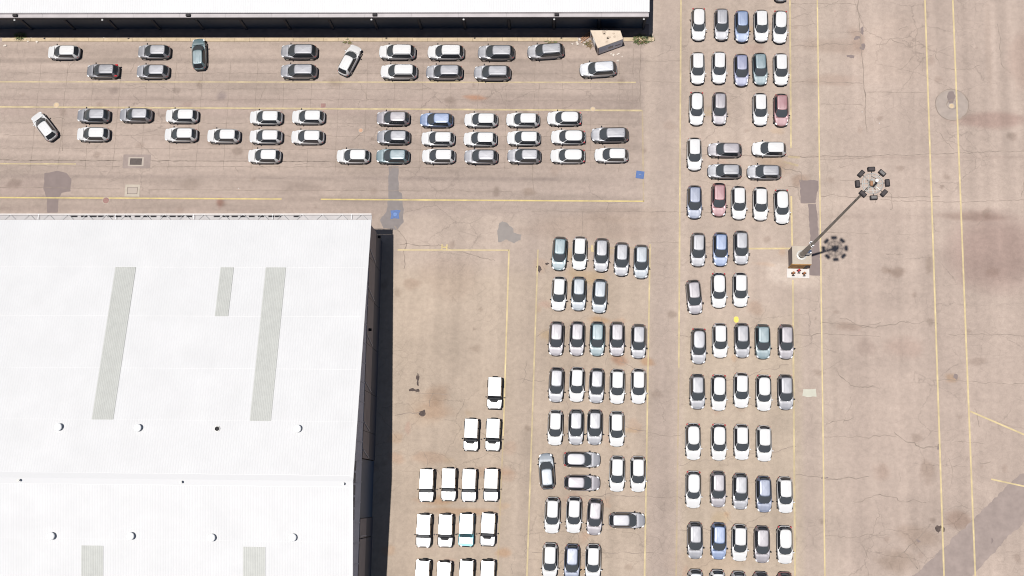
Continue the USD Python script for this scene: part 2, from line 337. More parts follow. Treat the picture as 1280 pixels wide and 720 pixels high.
stain((53.39, 59.05), .5, 6.0, (.94, .93, .92), 53, .4)
stain((40.60, 58.83), 6.0, 5.0, (1.03, 1.02, 1.01), 54, .5)
stain((-72.31, 37.34), 6.0, 1.6, (.95, .93, .95), 55, .4)
stain((18.06, -7.06), 5.0, 2.0, (.96, .93, .90), 56, .5)
stain((23.43, 23.97), 1.2, 1.2, (.92, .86, .82), 57, .5)
rg = np.random.RandomState(5)
for k in range(150):                                                       # drips and scuffs over the whole yard
    x, y = rg.uniform(-74, 62), rg.uniform(-14, 62); r = rg.uniform(.15, .75); d = rg.uniform(.72, .93)
    stain((x, y), r * rg.uniform(.7, 1.6), r, (d, d * .975, d * .96), 100 + k % 9, .6)
for k in range(46):                                                        # rust and clay marks where the cars stand
    x, y = ((rg.uniform(-4, 9), rg.uniform(-10, 33)), (rg.uniform(14.5, 28.5), rg.uniform(-10, 62)), (rg.uniform(-22, -6), rg.uniform(-10, 12)))[k % 3]
    stain((x, y), rg.uniform(.3, 1.5), rg.uniform(.3, 1.0), (1.0, rg.uniform(.90, .97), rg.uniform(.80, .93)), 120 + k % 9, .7)
tint *= np.array((.320, .259, .2175))
ny, nx = X.shape; i, j = np.meshgrid(np.arange(nx - 1), np.arange(ny - 1)); a = (j * nx + i).ravel()
yard = usdkit.mesh(stage, '/World/yard_ground', (P3.reshape(-1, 3), np.c_[a, a + 1, a + nx + 1, a + nx]), MAT['yard_concrete'])
UsdGeom.PrimvarsAPI(yard).CreatePrimvar('tint', T.Color3fArray, 'vertex').Set(Vt.Vec3fArray.FromNumpy(tint.reshape(-1, 3).astype(np.float32)))
tag(yard, 'pale beige cracked concrete yard that everything stands on', kind='structure')

def patch(name, poly, m, z=.004, rag=.08, seed=0, label=None):
    return tag(obj(name, flat(poly, z, rag, seed), m), label, kind='structure')
patch('asphalt_patch', [(-69.79, 39.37), (-68.15, 39.79), (-66.83, 39.54), (-66.09, 38.68), (-66.01, 37.05), (-67.17, 36.80), (-67.47, 36.03), (-67.41, 34.08), (-68.80, 34.05), (-69.09, 36.10), (-69.66, 37.29)], 'asphalt_patch', .004, .05, 1, 'dark paddle shaped asphalt patch above the warehouse corner at far left')
patch('asphalt_patch', [(-23.96, 41.37), (-22.73, 41.40), (-22.49, 37.95), (-22.12, 37.85), (-21.79, 35.61), (-21.65, 33.91), (-22.37, 32.94), (-24.26, 33.10), (-24.73, 34.16), (-23.87, 35.56), (-23.85, 37.92)], 'trench_grey', .004, .08, 2, 'grey patched trench running down to the warehouse corner')
patch('asphalt_patch', [(29.02, 40.80), (31.35, 40.69), (31.28, 39.21), (30.95, 37.73), (29.14, 37.63)], 'asphalt_patch', .004, .08, 3, 'dark square asphalt patch at the end of the trench above the mast')
patch('asphalt_patch', [(30.05, 37.60), (31.05, 37.62), (31.23, 35.53), (31.53, 28.28), (30.04, 28.35), (30.29, 32.90)], 'asphalt_patch', .0045, .05, 4, 'dark strip of asphalt filling the trench beside the mast')
patch('asphalt_patch', [(-9.27, 34.11), (-8.87, 34.33), (-8.24, 34.19), (-7.50, 33.52), (-7.37, 32.89), (-6.43, 32.60), (-6.52, 31.96), (-7.22, 31.53), (-8.36, 31.92), (-9.28, 31.58), (-9.44, 33.16)], 'grey_patch', .004, .10, 5, 'small irregular grey patch between the warehouse yard and the middle block')
patch('resurfaced_band', [(56.09, 5.35), (51.56, 1.28), (47.63, -2.64), (42.77, -7.22), (39.87, -9.94), (46.91, -9.66), (50.51, -5.99), (54.05, -2.31), (56.20, -0.44)], 'asphalt_soft', .004, .16, 6, 'broad dark diagonal band of resurfaced concrete at the bottom right corner')
patch('pale_patch', [(29.13, 13.90), (30.75, 14.00), (30.83, 13.06), (29.08, 13.06)], 'pale_patch', .004, .06, 7, 'small pale greenish patch right of the mast block')
cc = np.array((48.53, 51.22)); aa = np.linspace(0, 2 * np.pi, 48, endpoint=False)
ci = np.c_[np.cos(aa), np.sin(aa)]
patch('round_patch', cc + ci * 2.05, 'round_fill', .004, .06, 8, 'round old tree pit filled with concrete near the right edge')
tag(obj('pavement_crack', strip(np.vstack([cc + ci * 2.1, cc + ci[:1] * 2.1]), .10, .009, .10, 3, seg=.3), 'joint_dark'), kind='structure')
tag(obj('pavement_crack', strip(np.vstack([cc + ci * .62, cc + ci[:1] * .62]), .10, .009, .16, 4, seg=.3), 'joint_dark'), kind='structure')
patch('pothole', cc + ci * (.55, .8) + (-.1, 1.0), 'asphalt_patch', .008, .14, 9)
for k, q in enumerate(((-18.02, 9.50), (45.14, -2.36), (15.19, 62.21), (-3.94, 28.26))):
    patch('pothole', np.array(q) + ci * ((.40, .42), (.36, .55), (.42, .34), (.40, .38))[k], 'pit_dark', .006, .20, 20 + k)
for k, (q, r) in enumerate((((-18.79, 13.69), (.16, .75)), ((-19.02, 12.27), (.7, .2)), ((45.65, -2.43), (.2, .25)), ((15.92, 62.33), (.2, .2)), ((-2.94, 28.92), (.25, .3)), ((47.76, 16.11), (.35, .32)), ((37.36, 61.11), (.25, .5)), ((36.72, 60.21), (.4, .3)), ((37.31, 59.00), (.3, .4)), ((35.74, 57.65), (.45, .25)), ((42.58, -3.86), (.2, .2)), ((51.36, -3.53), (.16, .3)), ((31.67, 3.25), (.35, .2)), ((45.41, 7.48), (.2, .35)))):
    patch('pothole', np.array(q) + ci * r, 'pit_dark' if k < 5 else 'asphalt_patch', .006, .16, 40 + k)
def line(pts, m, width=.17, z=.012, label=None):
    return tag(obj('painted_line', strip(pts, width, z, seg=2.0), m), label, kind='structure')
E_ = 'long yellow line '
line([(45.54, 71.23), (45.57, -9.25)], 'line_yellow', .20, label='yellow painted line, left of the pair at far right')
line([(49.12, 71.28), (49.24, -9.10)], 'line_yellow', .20, label='yellow painted line, right of the pair at far right')
line([(31.59, 71.05), (31.51, -9.80)], 'line_yellow', .17, label='yellow painted line passing right of the mast')
line([(28.02, 71.01), (27.97, 44.99)], 'line_pale', .22, label='yellow line on the right side of the mast block, upper run')
line([(27.94, 38.60), (28.00, 32.11)], 'line_yellow', .22, label='yellow line on the right side of the mast block, by the plinth')
line([(28.04, 27.68), (27.96, -9.94)], 'line_pale', .22, label='yellow line on the right side of the mast block, lower run')
line([(13.70, 70.82), (13.87, 16.11)], 'line_pale', .20, label='faded yellow line on the left side of the mast block, upper run')
line([(13.87, 16.11), (13.77, -10.51)], 'line_worn', .20, label='worn yellow line on the left side of the mast block, lower run')
line([(10.09, 31.86), (9.98, -10.65)], 'line_pale', .20, label='yellow line on the right side of the middle block')
line([(-4.17, 30.76), (-4.23, -11.22)], 'line_pale', .18, label='yellow line on the left side of the middle block')
line([(-7.88, 30.67), (-7.74, 6.96)], 'line_yellow', .18, label='yellow line on the right of the warehouse yard, upper run')
line([(-7.74, 6.96), (-7.84, -11.36)], 'line_worn', .18, label='worn yellow line on the right of the warehouse yard, lower run')
line([(-22.23, 30.25), (-7.87, 30.59)], 'line_yellow', .16, label='yellow line across the top of the warehouse yard')
line([(22.56, 31.58), (27.78, 31.74)], 'line_yellow', .20, label='short yellow line leading to the plinth')
line([(-2.38, 30.81), (10.08, 31.45)], 'line_worn', .18, label='worn yellow line through the first row of the middle block')
line([(-80.66, 51.95), (7.96, 53.51)], 'line_pale', .16, label='yellow line below the two rows nearest the long shed')
line([(-80.22, 48.44), (8.85, 49.66)], 'line_pale', .22, label='yellow line above the third row from the long shed')
line([(-78.65, 35.90), (-37.81, 36.65)], 'line_strong', .18, label='yellow line above the warehouse, left run')
line([(-32.65, 36.73), (9.24, 37.46)], 'line_strong', .18, label='yellow line above the warehouse, right run')
line([(-79.23, 40.54), (-65.66, 40.78)], 'line_pale', .18, label='short yellow line near the left edge below the parked rows')
line([(8.85, 49.68), (9.18, 37.42)], 'line_worn', .18, label='worn yellow line closing the lot below the long shed')
line([(49.35, 11.89), (56.63, 8.88)], 'line_yellow', .20, label='slanting yellow line at the right edge, upper one')
line([(51.56, 3.76), (56.35, 2.88)], 'line_yellow', .18, label='slanting yellow line at the right edge, lower one')
line([(27.58, 43.80), (29.10, 43.73)], 'line_worn', .3); line([(26.55, 43.24), (28.89, 42.65)], 'line_worn', .3)
hx = np.array((-16.20, 30.77))
tag(obj('painted_letter', MB().add(*strip([hx + (-.32, -.38), hx + (-.32, .38)], .13, .013)).add(*strip([hx + (.32, -.38), hx + (.32, .38)], .13, .013)).add(*strip([hx + (-.24, 0), hx + (.24, 0)], .14, .0125)).get(), 'line_strong'), 'small yellow painted letter H on the ground above the warehouse yard line', kind='structure')
hx = np.array((2.72, 31.10))
tag(obj('painted_mark', MB().add(*strip([hx + (0, -.45), hx + (0, .45)], .22, .0135)).add(*strip([hx + (.11, -.35), hx + (.42, -.35)], .2, .013)).get(), 'line_yellow'), 'small yellow painted mark between two cars of the middle block', kind='structure')
tag(obj('paint_splash', flat(np.array((21.04, 22.43)) + ci * (.32, .38), .013, .10, 5), 'yellow_blob'), 'bright yellow paint splash above the mast block\'s seventh row', kind='structure')
# slab joints and long cracks
def crack(pts, seed, width=.07, wob=.5):
    return tag(obj('pavement_crack', strip(pts, width, .009, wob, seed, seg=.22), 'joint_dark'), kind='structure')
cr = [
 ([(36.73, 66.02), (37.21, 58.77), (37.48, 52.20), (37.59, 47.34)], .09, .25), ([(37.49, 52.74), (45.54, 52.79)], .05, .1), ([(27.66, 53.98), (37.21, 53.94)], .07, .2), ([(27.71, 58.95), (36.50, 59.32)], .06, .4), ([(27.73, 61.62), (31.37, 61.90)], .06, .3),
 ([(31.74, 51.00), (37.36, 51.00)], .05, .2), ([(27.76, 64.87), (36.60, 64.89)], .05, .2), ([(39.07, 59.36), (41.14, 59.84), (43.69, 59.11), (46.56, 59.26)], .06, .5), ([(44.48, 61.67), (43.86, 57.79), (43.11, 56.67), (41.75, 55.55)], .05, .4), ([(46.55, 58.93), (47.18, 56.31), (49.21, 56.12), (52.17, 56.51)], .06, .5),
 ([(54.85, 62.39), (55.03, 56.88), (55.99, 55.59)], .06, .4), ([(14.80, 43.84), (32.15, 43.90), (40.25, 44.29), (58.34, 45.32)], .07, .3), ([(31.64, 43.46), (38.22, 43.92)], .05, .3), ([(31.57, 38.79), (40.11, 38.68), (46.62, 38.94)], .06, .3), ([(39.10, 38.34), (49.08, 38.26), (58.03, 38.79)], .05, .3),
 ([(32.01, 33.98), (37.70, 33.87)], .06, .15), ([(40.99, 33.90), (42.68, 33.94)], .05, .1), ([(31.35, 22.17), (34.80, 22.37), (38.72, 21.88), (41.68, 22.57), (45.60, 22.58)], .08, .6), ([(33.83, 23.25), (36.75, 21.62), (38.94, 22.69)], .06, .6), ([(28.27, 20.77), (37.23, 20.93), (38.70, 20.67)], .06, .4),
 ([(33.22, 16.21), (34.66, 14.77), (36.12, 14.32), (37.58, 14.66)], .09, .6), ([(40.36, 9.06), (41.76, 7.65), (43.19, 7.31), (45.60, 7.59)], .09, .6), ([(31.64, 8.18), (36.96, 8.27), (40.35, 8.57)], .05, .4), ([(28.10, 3.41), (31.57, 3.24), (36.86, 3.53)], .09, .4), ([(35.37, 0.89), (39.69, 1.42), (42.05, 0.75), (43.47, 0.51)], .07, .7),
 ([(31.47, -3.81), (39.09, -3.43)], .05, .4), ([(47.02, 21.32), (57.23, 21.52)], .06, .25), ([(44.89, 15.48), (56.94, 15.47)], .05, .3), ([(47.06, 8.12), (50.88, 8.06)], .05, .3), ([(40.94, -5.05), (42.59, -7.05)], .09, .3), ([(38.21, -0.63), (36.65, -6.34)], .05, .8), ([(39.78, -6.22), (44.35, -1.82)], .07, .5),
 ([(-22.71, 33.46), (-21.37, 31.59), (-21.17, 27.91)], .09, .5), ([(-22.17, 31.04), (-16.26, 30.87), (-9.49, 29.06)], .08, .5), ([(-21.37, 9.09), (-18.27, 9.49)], .08, .3), ([(-19.01, 12.17), (-17.89, 11.91), (-14.86, 11.90)], .05, .3),
 ([(8.55, 62.78), (8.48, 53.85), (8.65, 49.46)], .09, .15), ([(7.57, 58.27), (7.50, 49.43)], .05, .15), ([(8.43, 56.51), (13.66, 56.60)], .05, .15), ([(8.48, 53.74), (13.69, 53.61)], .06, .15), ([(-7.90, 41.95), (-5.30, 42.00), (-4.84, 37.30)], .06, .2), ([(-4.82, 53.05), (-4.71, 49.41), (-4.58, 42.13)], .06, .2),
 ([(-5.20, 35.80), (15.87, 36.21), (28.02, 36.39)], .06, .15), ([(1.37, 36.17), (1.39, 31.12)], .05, .2), ([(9.82, 32.07), (13.88, 32.17)], .05, .2), ([(13.48, 20.13), (15.97, 20.20)], .06, .4), ([(-6.89, 13.86), (-2.88, 13.89)], .06, .4), ([(6.20, 8.90), (12.13, 7.53), (14.09, 7.69)], .06, .4), ([(0.49, 0.11), (7.34, 0.26), (14.16, 0.22)], .06, .5), ([(1.72, -1.96), (1.93, -6.73)], .07, .4), ([(-3.71, -6.94), (12.29, -6.52)], .05, .3), ([(14.06, 11.63), (23.88, 11.85), (27.80, 12.37)], .05, .6), ([(17.99, 14.24), (27.35, 17.02)], .06, .5), ([(28.14, 6.70), (14.12, 4.08)], .05, .6),
 ([(17.43, 29.45), (18.44, 27.93), (17.94, 26.37)], .09, .8), ([(-0.12, 4.27), (0.49, 7.24), (-0.02, 11.68)], .05, .5), ([(-3.87, 19.62), (-2.10, 21.20)], .06, .5), ([(14.19, -3.60), (27.66, -2.91)], .05, .4), ([(25.03, 42.78), (29.08, 41.81), (29.27, 40.64)], .10, .7), ([(27.54, 39.97), (29.06, 39.79), (29.04, 38.10)], .08, .3),
]
for y_ in (201.5, 207.5): cr.append(([(-78.20, 41.05), (-59.78, 41.34)], .06, .08) if y_ < 205 else ([(-55.41, 40.67), (-25.67, 41.23), (-7.89, 41.51)], .06, .08))
cr += [([(-55.48, 41.44), (-25.71, 41.99), (-23.61, 42.03)], .06, .08), ([(-78.10, 40.28), (-59.70, 40.58)], .05, .08), ([(-77.74, 37.32), (-59.40, 37.53)], .06, .1), ([(-55.64, 37.50), (-7.77, 38.40)], .06, .1)]
for k in range(22):                                                         # transverse slab joints of the lot below the shed
    x = -72 + k * 3.7
    cr.append(([(x, 56.2 + x * .0175), (x + .25, 41.2 + x * .0175)], .045, .12))
for k, yv in enumerate((54.6, 52.4, 50.9, 49.6, 47.6, 45.9, 44.1, 42.4)): cr.append(([(-76, yv + -76 * .0175), (8.2, yv + 8.2 * .0175)], .045, .16))
rg = np.random.RandomState(12)
for k in range(70):                                                         # short wandering cracks
    x, y = ((rg.uniform(-72, 6), rg.uniform(40, 56)), (rg.uniform(29, 62), rg.uniform(-12, 62)), (rg.uniform(-20, 12), rg.uniform(-12, 30)))[k % 3]
    an = rg.choice([0, math.pi / 2]) + rg.normal(0, .35); ln = rg.uniform(.8, 3.5); d_ = np.array((math.cos(an), math.sin(an))) * ln
    cr.append(([(x, y), tuple(np.array((x, y)) + d_)], rg.uniform(.035, .065), .6))
for k, (pts, wd, wb) in enumerate(cr): crack(pts, k, wd * 1.0, wb)

# ---------------------------------------------------------------- small fixtures in the ground
def cover(q, r, m, name, label, cat='manhole', rr=.06):
    t = thing(name, label, cat, (*q, 0)); obj('frame', lathe([(r + rr, .0), (r + rr, .018), (r, .018)], 20), 'concrete_pale', t); obj('lid', lathe([(r - .01, .014), (.0, .022)], 20), m, t); return t
cover((-69.22, 48.87), .36, 'cover_tan', 'manhole_cover', 'round tan manhole cover on the yellow line near the left edge')
cover((2.40, 49.72), .28, 'cover_tan', 'manhole_cover', 'round tan manhole cover on the yellow line right of centre')
cover((-27.97, 46.20), .26, 'cover_orange', 'manhole_cover', 'small orange manhole cover in the empty space of the fourth row')
cover((-61.11, 35.91), .42, 'cover_red', 'manhole_cover', 'dull red manhole cover above the warehouse eave')
cover((48.48, 51.06), .30, 'cover_tan', 'manhole_cover', 'pale manhole cover in the round tree pit at right')
t = thing('service_hatch', 'reddish square hatch on the yellow line above the third row', 'hatch', (*(-33.19, 49.52), 0), 1); obj('frame', cbox(-.40, .40, -.36, .36, 0, .016), 'hatch_steel', t); obj('lid', cbox(-.34, .34, -.30, .30, .017, .028), 'cover_red', t)
t = thing('service_hatch', 'blue painted square hatch askew at the corner of the shed lot', 'hatch', (*(8.67, 40.97), 0), -6); obj('lid', cbox(-.52, .52, -.50, .50, .0, .05, .01), 'blue_cover', t); obj('handle', cbox(-.15, .15, -.02, .02, .051, .07), 'hatch_steel', t)
t = thing('service_hatch', 'blue painted manhole cover on the grey patch by the warehouse corner', 'hatch', (*(-22.80, 34.95), 0), 4); obj('paint_square', flat(np.array([(-.62, -.58), (.55, -.62), (.60, .55), (-.55, .62)]), .016, .10, 3), 'blue_cover', t); obj('lid', lathe([(.28, .018), (.26, .035), (0, .038)], 18), 'blue_pale', t)
t = thing('drain_grate', 'dark rectangular drain grate in a concrete surround below the parked rows', 'drain', (*(-57.62, 41.28), 0), 1)
obj('surround', MB().box(-1.75, 1.95, -.92, .98, .0, .012).get(), 'asphalt_soft', t); obj('frame', cbox(-1.05, 1.05, -.62, .62, .013, .022), 'hatch_steel', t)
obj('sump', cbox(-.80, .80, -.45, .45, .023, .028), 'pit_dark', t)
for k in range(13): obj('grate_bar', cbox(-.78 + k * .125, -.72 + k * .125, -.44, .44, .03, .055), 'grate_iron', t)
t = thing('service_hatch', 'pale framed steel hatch below the drain grate', 'hatch', (*(-57.71, 37.32), 0), 1)
obj('frame', cbox(-1.0, 1.0, -.82, .82, .0, .03, .01), 'concrete_pale', t); obj('lid', cbox(-.62, .62, -.42, .42, .031, .045), 'hatch_steel', t); obj('seam', MB().box(-.68, .68, .43, .47, .031, .036).box(-.68, .68, -.47, -.43, .031, .036).box(-.68, -.63, -.43, .43, .031, .036).box(.63, .68, -.43, .43, .031, .036).get(), 'pit_dark', t)

# ---------------------------------------------------------------- corrugated sheet
def corrugated(x0, x1, prof, pitch=.30, dep=.013):
    """Ribs run along the slope. prof: (y, z) points down the slope."""
    n = max(1, int(round((x1 - x0) / pitch))); p = (x1 - x0) / n
    xs = np.concatenate([[x0 + k * p, x0 + (k + .58) * p, x0 + (k + .68) * p, x0 + (k + .9) * p] for k in range(n)] + [[x1]])
    zs = np.concatenate([[0, 0, dep, dep] for k in range(n)] + [[0]])
    v = np.vstack([np.c_[xs, np.full(len(xs), y), zs + z] for y, z in prof]); m = len(xs)
    f = np.vstack([np.c_[np.arange(m - 1) + r * m, np.arange(1, m) + r * m, np.arange(1, m) + (r + 1) * m, np.arange(m - 1) + (r + 1) * m] for r in range(len(prof) - 1)])
    return v, f[:, ::-1]

# ---------------------------------------------------------------- the warehouse (lower left)
H1, H2, L, W = 9.3, 15.0, 31.2, 62.0
wh = thing('warehouse', 'large white corrugated warehouse roof with a dark east gable wall', 'warehouse', (-24.185, 31.86, 0), 1.4)
def rz(y): return H2 - (H2 - H1) * abs(y + L) / L
courses = [0, -6.1, -12.2, -18.5, -24.55, -L]
for s in (0, 1):
    for k in range(5):
        ya, yb = courses[k], courses[k + 1]
        if s: ya, yb = -2 * L - yb, -2 * L - ya
        lap = .012 * (4 - k if s else k) * 0 + .008 * k
        obj('roof_sheet', corrugated(-W, 0, [(ya, rz(ya) + lap), (yb, rz(yb) + lap)]), 'sheet_white', wh)
        if 0 < k:                                                           # the lap between two courses stands a little proud
            yl = courses[k] if not s else -2 * L - courses[k]
            obj('lap_flashing', cbox(-W, 0, yl - .03, yl + .03, rz(yl) + .010, rz(yl) + .034), 'sheet_white', wh)
cap = MB()
for y0, y1, z0, z1 in ((-L + .62, -L, rz(-L + .62) + .06, H2 + .11), (-L, -L - .62, H2 + .11, rz(-L + .62) + .06)):
    cap.add([(-W, y0, z0), (.05, y0, z0), (.05, y1, z1), (-W, y1, z1)], [(3, 2, 1, 0)])
for y in (-L + .62, -L - .62): cap.box(-W, .05, y - .02, y + .02, rz(y) - .01, rz(y) + .058)
obj('ridge_cap', cap.get(), 'sheet_trim', wh)
for x in (-37.6, -19.15, -.96):
    sk = MB().tm(bar((x, -31.5, H2), (x, -31.5, H2 + .55), .07, 10)).tm(bar((x, -31.5, H2 + .55), (x, -31.5, H2 + .62), .15, 10))
    obj('ridge_pipe', sk.get(), 'galvanised', wh)
for x0, x1, ya, yb in ((-30.5, -28.0, -6.1, -24.55), (-12.23, -9.8, -6.1, -24.55), (-17.7, -16.1, -6.1, -12.2), (-30.6, -28.1, -38.6, -56.3), (-12.24, -9.75, -38.5, -56.3)):
    obj('skylight', corrugated(x0, x1, [(ya, rz(ya) + .06), ((ya + yb) / 2, rz((ya + yb) / 2) + .06), (yb, rz(yb) + .06)], pitch=.21, dep=.018), 'skylight_sheet', wh)
for k, (x, y) in enumerate(((-34.06, -25.47), (-24.87, -25.48), (-15.83, -25.49), (-6.59, -25.41), (-33.89, -37.6), (-24.85, -37.48), (-15.69, -37.54), (-6.59, -37.4))):
    z = rz(y)
    if k == 2:                                                              # the third vent has lost its cowl: an open black throat
        t = obj('roof_vent', lathe([(.30, z - .1), (.30, z + .22), (.26, z + .22), (.26, z - .05)], 20, (x, y)), 'galvanised', wh, smooth=40, label='roof vent without its cowl, an open dark hole')
        obj('throat', lathe([(.26, z + .12), (.0, z + .12)], 20, (x, y)), 'black_plastic', t)
    else:
        t = obj('roof_vent', lathe([(.30, z - .1), (.30, z + .38)], 20, (x, y)), 'galvanised', wh, smooth=40)
        obj('cowl', lathe([(.0, z + .80), (.16, z + .79), (.30, z + .72), (.40, z + .60), (.43, z + .48), (.38, z + .36), (.30, z + .34)][::-1], 24, (x, y)), 'white_metal', t, smooth=50)
# east gable wall
gw = MB(); xw = -.10
gw.add([(xw, -.45, 9.2), (xw, -L, 9.2), (xw, -2 * L + .45, 9.2), (xw, -2 * L + .45, rz(-.45) - .12), (xw, -L, H2 - .12), (xw, -.45, rz(-.45) - .12)], [(0, 1, 4, 5), (1, 2, 3, 4)])
gwo = obj('gable_wall', gw.get(), 'wall_grey', wh)
for k in range(27):                                                         # cladding ribs
    y = -1.3 - k * 2.3
    obj('cladding_rib', cbox(xw, xw + .05, y - .06, y + .06, 9.2, rz(y) - .2), 'wall_grey', gwo)
obj('verge_trim', MB().add([(-.35, 0, H1 + .075), (.06, 0, H1 + .075), (.06, -L, H2 + .075), (-.35, -L, H2 + .075), (-.35, -2 * L, H1 + .075), (.06, -2 * L, H1 + .075)], [(3, 2, 1, 0), (4, 5, 2, 3)])
    .add([(.06, 0, H1 + .075), (.06, -L, H2 + .075), (.06, -2 * L, H1 + .075), (.06, -2 * L, H1 - .16), (.06, -L, H2 - .16), (.06, 0, H1 - .16)], [(0, 5, 4, 1), (1, 4, 3, 2)]).get(), 'sheet_trim', wh)
def panel(name, y0, y1, z0, z1, m, d=.0, parent=wh): return obj(name, cbox(xw - .12, xw + d, min(y0, y1), max(y0, y1), z0, z1), m, parent)
edges = [-.5, -4.6, -9.4, -15.0, -20.6, -25.3, -28.5]
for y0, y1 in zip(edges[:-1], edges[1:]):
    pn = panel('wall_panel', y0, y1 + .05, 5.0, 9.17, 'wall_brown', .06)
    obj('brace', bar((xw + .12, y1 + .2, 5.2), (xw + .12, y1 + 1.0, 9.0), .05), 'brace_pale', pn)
    panel('bay_shade_door', y0, y1 + .05, .05, 4.97, 'wall_dark', -.02)  # near-black colour stands in for the deep shade of open bays
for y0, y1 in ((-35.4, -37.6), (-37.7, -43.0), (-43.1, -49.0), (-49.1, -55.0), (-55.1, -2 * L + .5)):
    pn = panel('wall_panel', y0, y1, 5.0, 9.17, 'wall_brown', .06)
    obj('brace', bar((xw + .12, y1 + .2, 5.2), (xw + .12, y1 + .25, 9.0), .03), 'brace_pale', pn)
    panel('bay_shade_door', y0, y1, .05, 4.97, 'wall_dark', -.02)  # bay shade put into the colour here as well
panel('doorway_shade', -28.55, -35.35, .05, 9.17, 'bay_shade_navy', -.35)  # open doorway closed by a sheet coloured as its shade
for k in range(17): obj('doorway_slat', cbox(xw - .36, xw - .31, -35.3, -28.6, .1 + k * .53, .58 + k * .53), 'bay_shade_navy', wh)
for k in range(5):                                                          # louvres under the ridge
    y = -28.9 - k * 1.35
    lv = obj('louvre', MB().add([(xw + .06, y, 13.0), (xw + .06, y - 1.1, 13.0), (xw + .06, y - 1.1, 14.0), (xw + .06, y - .55, 14.35), (xw + .06, y, 14.0),
                               (xw, y, 13.0), (xw, y - 1.1, 13.0), (xw, y - 1.1, 14.0), (xw, y - .55, 14.35), (xw, y, 14.0)],
             [(0, 1, 2, 2), (0, 2, 3, 3), (0, 3, 4, 4), (0, 5, 6, 1), (1, 6, 7, 2), (2, 7, 8, 3), (3, 8, 9, 4), (4, 9, 5, 0)]).get(), 'wall_dark', wh)
for y, z in ((-13.2, 7.9), (-.8, 3.6)):
    obj('wall_lamp', cbox(xw + .06, xw + .42, y - .16, y + .16, z, z + .25, .04), 'black_plastic', wh)
obj('north_wall', cbox(-W, xw - .15, -.75, -.45, .0, H1 - .2), 'wall_grey', wh)
obj('south_wall', cbox(-W, xw - .15, -2 * L + .45, -2 * L + .75, .0, H1 - .2), 'wall_grey', wh)
obj('gutter', MB().box(-W, .02, .03, .68, H1 - .42, H1 - .36).box(-W, .02, .03, .07, H1 - .36, H1 - .1).box(-W, .02, .64, .68, H1 - .36, H1 - .2).get(), 'gutter_grey', wh)
obj('eave_rail', MB().box(-W, .02, .71, .77, H1 - .08, H1 + .02).get(), 'white_metal', wh)
rg = np.random.RandomState(3)
for k in range(23):                                                         # zigzag braces between eave and rail
    x = -1.2 - k * 2.42
    for s in (-1, 1): obj('eave_brace', bar((x, .75, H1 - .03), (x + s * .72, .08, H1 - .03), .024, 5), 'galvanised_pale', wh)
    if k % 4 == 1:
        obj('eave_post', bar((x + 1.2, .75, H1 - .03), (x + 1.2, .08, H1 - .03), .03, 5), 'white_metal', wh)
for k in range(26):                                                         # black sump openings along the gutter
    x = -9 - k * 1.1 - rg.uniform(0, .3)
    if rg.rand() < .75: obj('gutter_outlet', cbox(x - rg.uniform(.35, .5), x + .35, .44, .62, H1 - .355, H1 - .33), 'black_plastic', wh)

# ---------------------------------------------------------------- the long shed (top left)
HS, SW = 7.0, 96.0
sh = thing('long_shed', 'long white corrugated shed roof with a dark open front along the top edge', 'shed', (9.03, 59.51, 0), 0.98)
def sz(y): return HS + .35 + .12 * (y - .6)
for ya, yb in ((.55, 6.5), (6.5, 12.5), (12.5, 18.5)):
    obj('roof_sheet', corrugated(-SW, -.03, [(yb, sz(yb)), (ya, sz(ya))]), 'sheet_white', sh)
obj('verge_trim', MB().add([(-.12, .5, sz(.5) + .05), (.05, .5, sz(.5) + .05), (.05, 18.5, sz(18.5) + .05), (-.12, 18.5, sz(18.5) + .05)], [(0, 1, 2, 3)]).box(.03, .05, .5, 18.5, HS - .2, HS + .3).get(), 'sheet_trim', sh)
nf = 16
for k in range(nf):                                                         # the grey eave gutter, in lengths
    x1 = -k * 6.0; obj('eave_gutter', MB().box(x1 - 5.985, x1, 0, .56, HS - .05, HS + .02, .0).box(x1 - 5.985, x1, 0, .05, HS + .023, HS + .12).box(x1 - 5.985, x1, .50, .55, HS + .023, HS + .30).get(), 'fascia_grey', sh)
obj('fascia', cbox(-SW, 0, .05, .12, HS - .55, HS - .053), 'wall_dark', sh)
for x in (-81.5, -58.8, -34.7, -11.6): obj('downpipe_box', cbox(x - .28, x + .28, .08, .46, HS + .024, HS + .40, .03), 'mast_dark', sh)
for x in (-81.8, -70.2, -35.2, -23.4, -11.9, -.6):
    lb = obj('eave_lamp', cbox(x - .12, x + .12, -.24, -.05, HS - .40, HS - .26, .04), 'galvanised_pale', sh)
    obj('lamp_arm', bar((x, .08, HS - .2), (x, -.08, HS - .24), .03), 'galvanised', lb)
for k in range(17):                                                         # front wall in bays, set back under the eave
    x1 = -.15 - k * 5.9; x0 = x1 - 5.9
    pw = obj('wall_panel', cbox(x0 + .01, x1 - .01, 1.25, 1.40, 3.6, HS + .2), 'wall_dark', sh)
    for r in range(5): obj('cladding_rib', cbox(x0 + .6 + r * 1.15, x0 + .68 + r * 1.15, 1.225, 1.25, 3.6, HS + .1), 'wall_dark', pw)
    obj('post', cbox(x1 - .2, x1 + .1, 1.36, 1.62, .0, 3.57), 'wall_dark', sh)
    dr = obj('bay_shade_door', cbox(x0 + .15, x1 - .25, 1.52, 1.60, .1, 3.57), 'bay_shade_navy', sh)  # dark sheet painting the shaded interior of an open bay
obj('rear_wall', cbox(-SW, -.2, 18.0, 18.3, 0, 9.2), 'wall_grey', sh)
obj('end_wall', MB().add([(-.12, 1.4, 0), (-.12, 18.0, 0), (-.12, 18.0, 9.2), (-.12, 1.4, HS + .2)], [(0, 1, 2, 3)]).get(), 'wall_dark', sh)

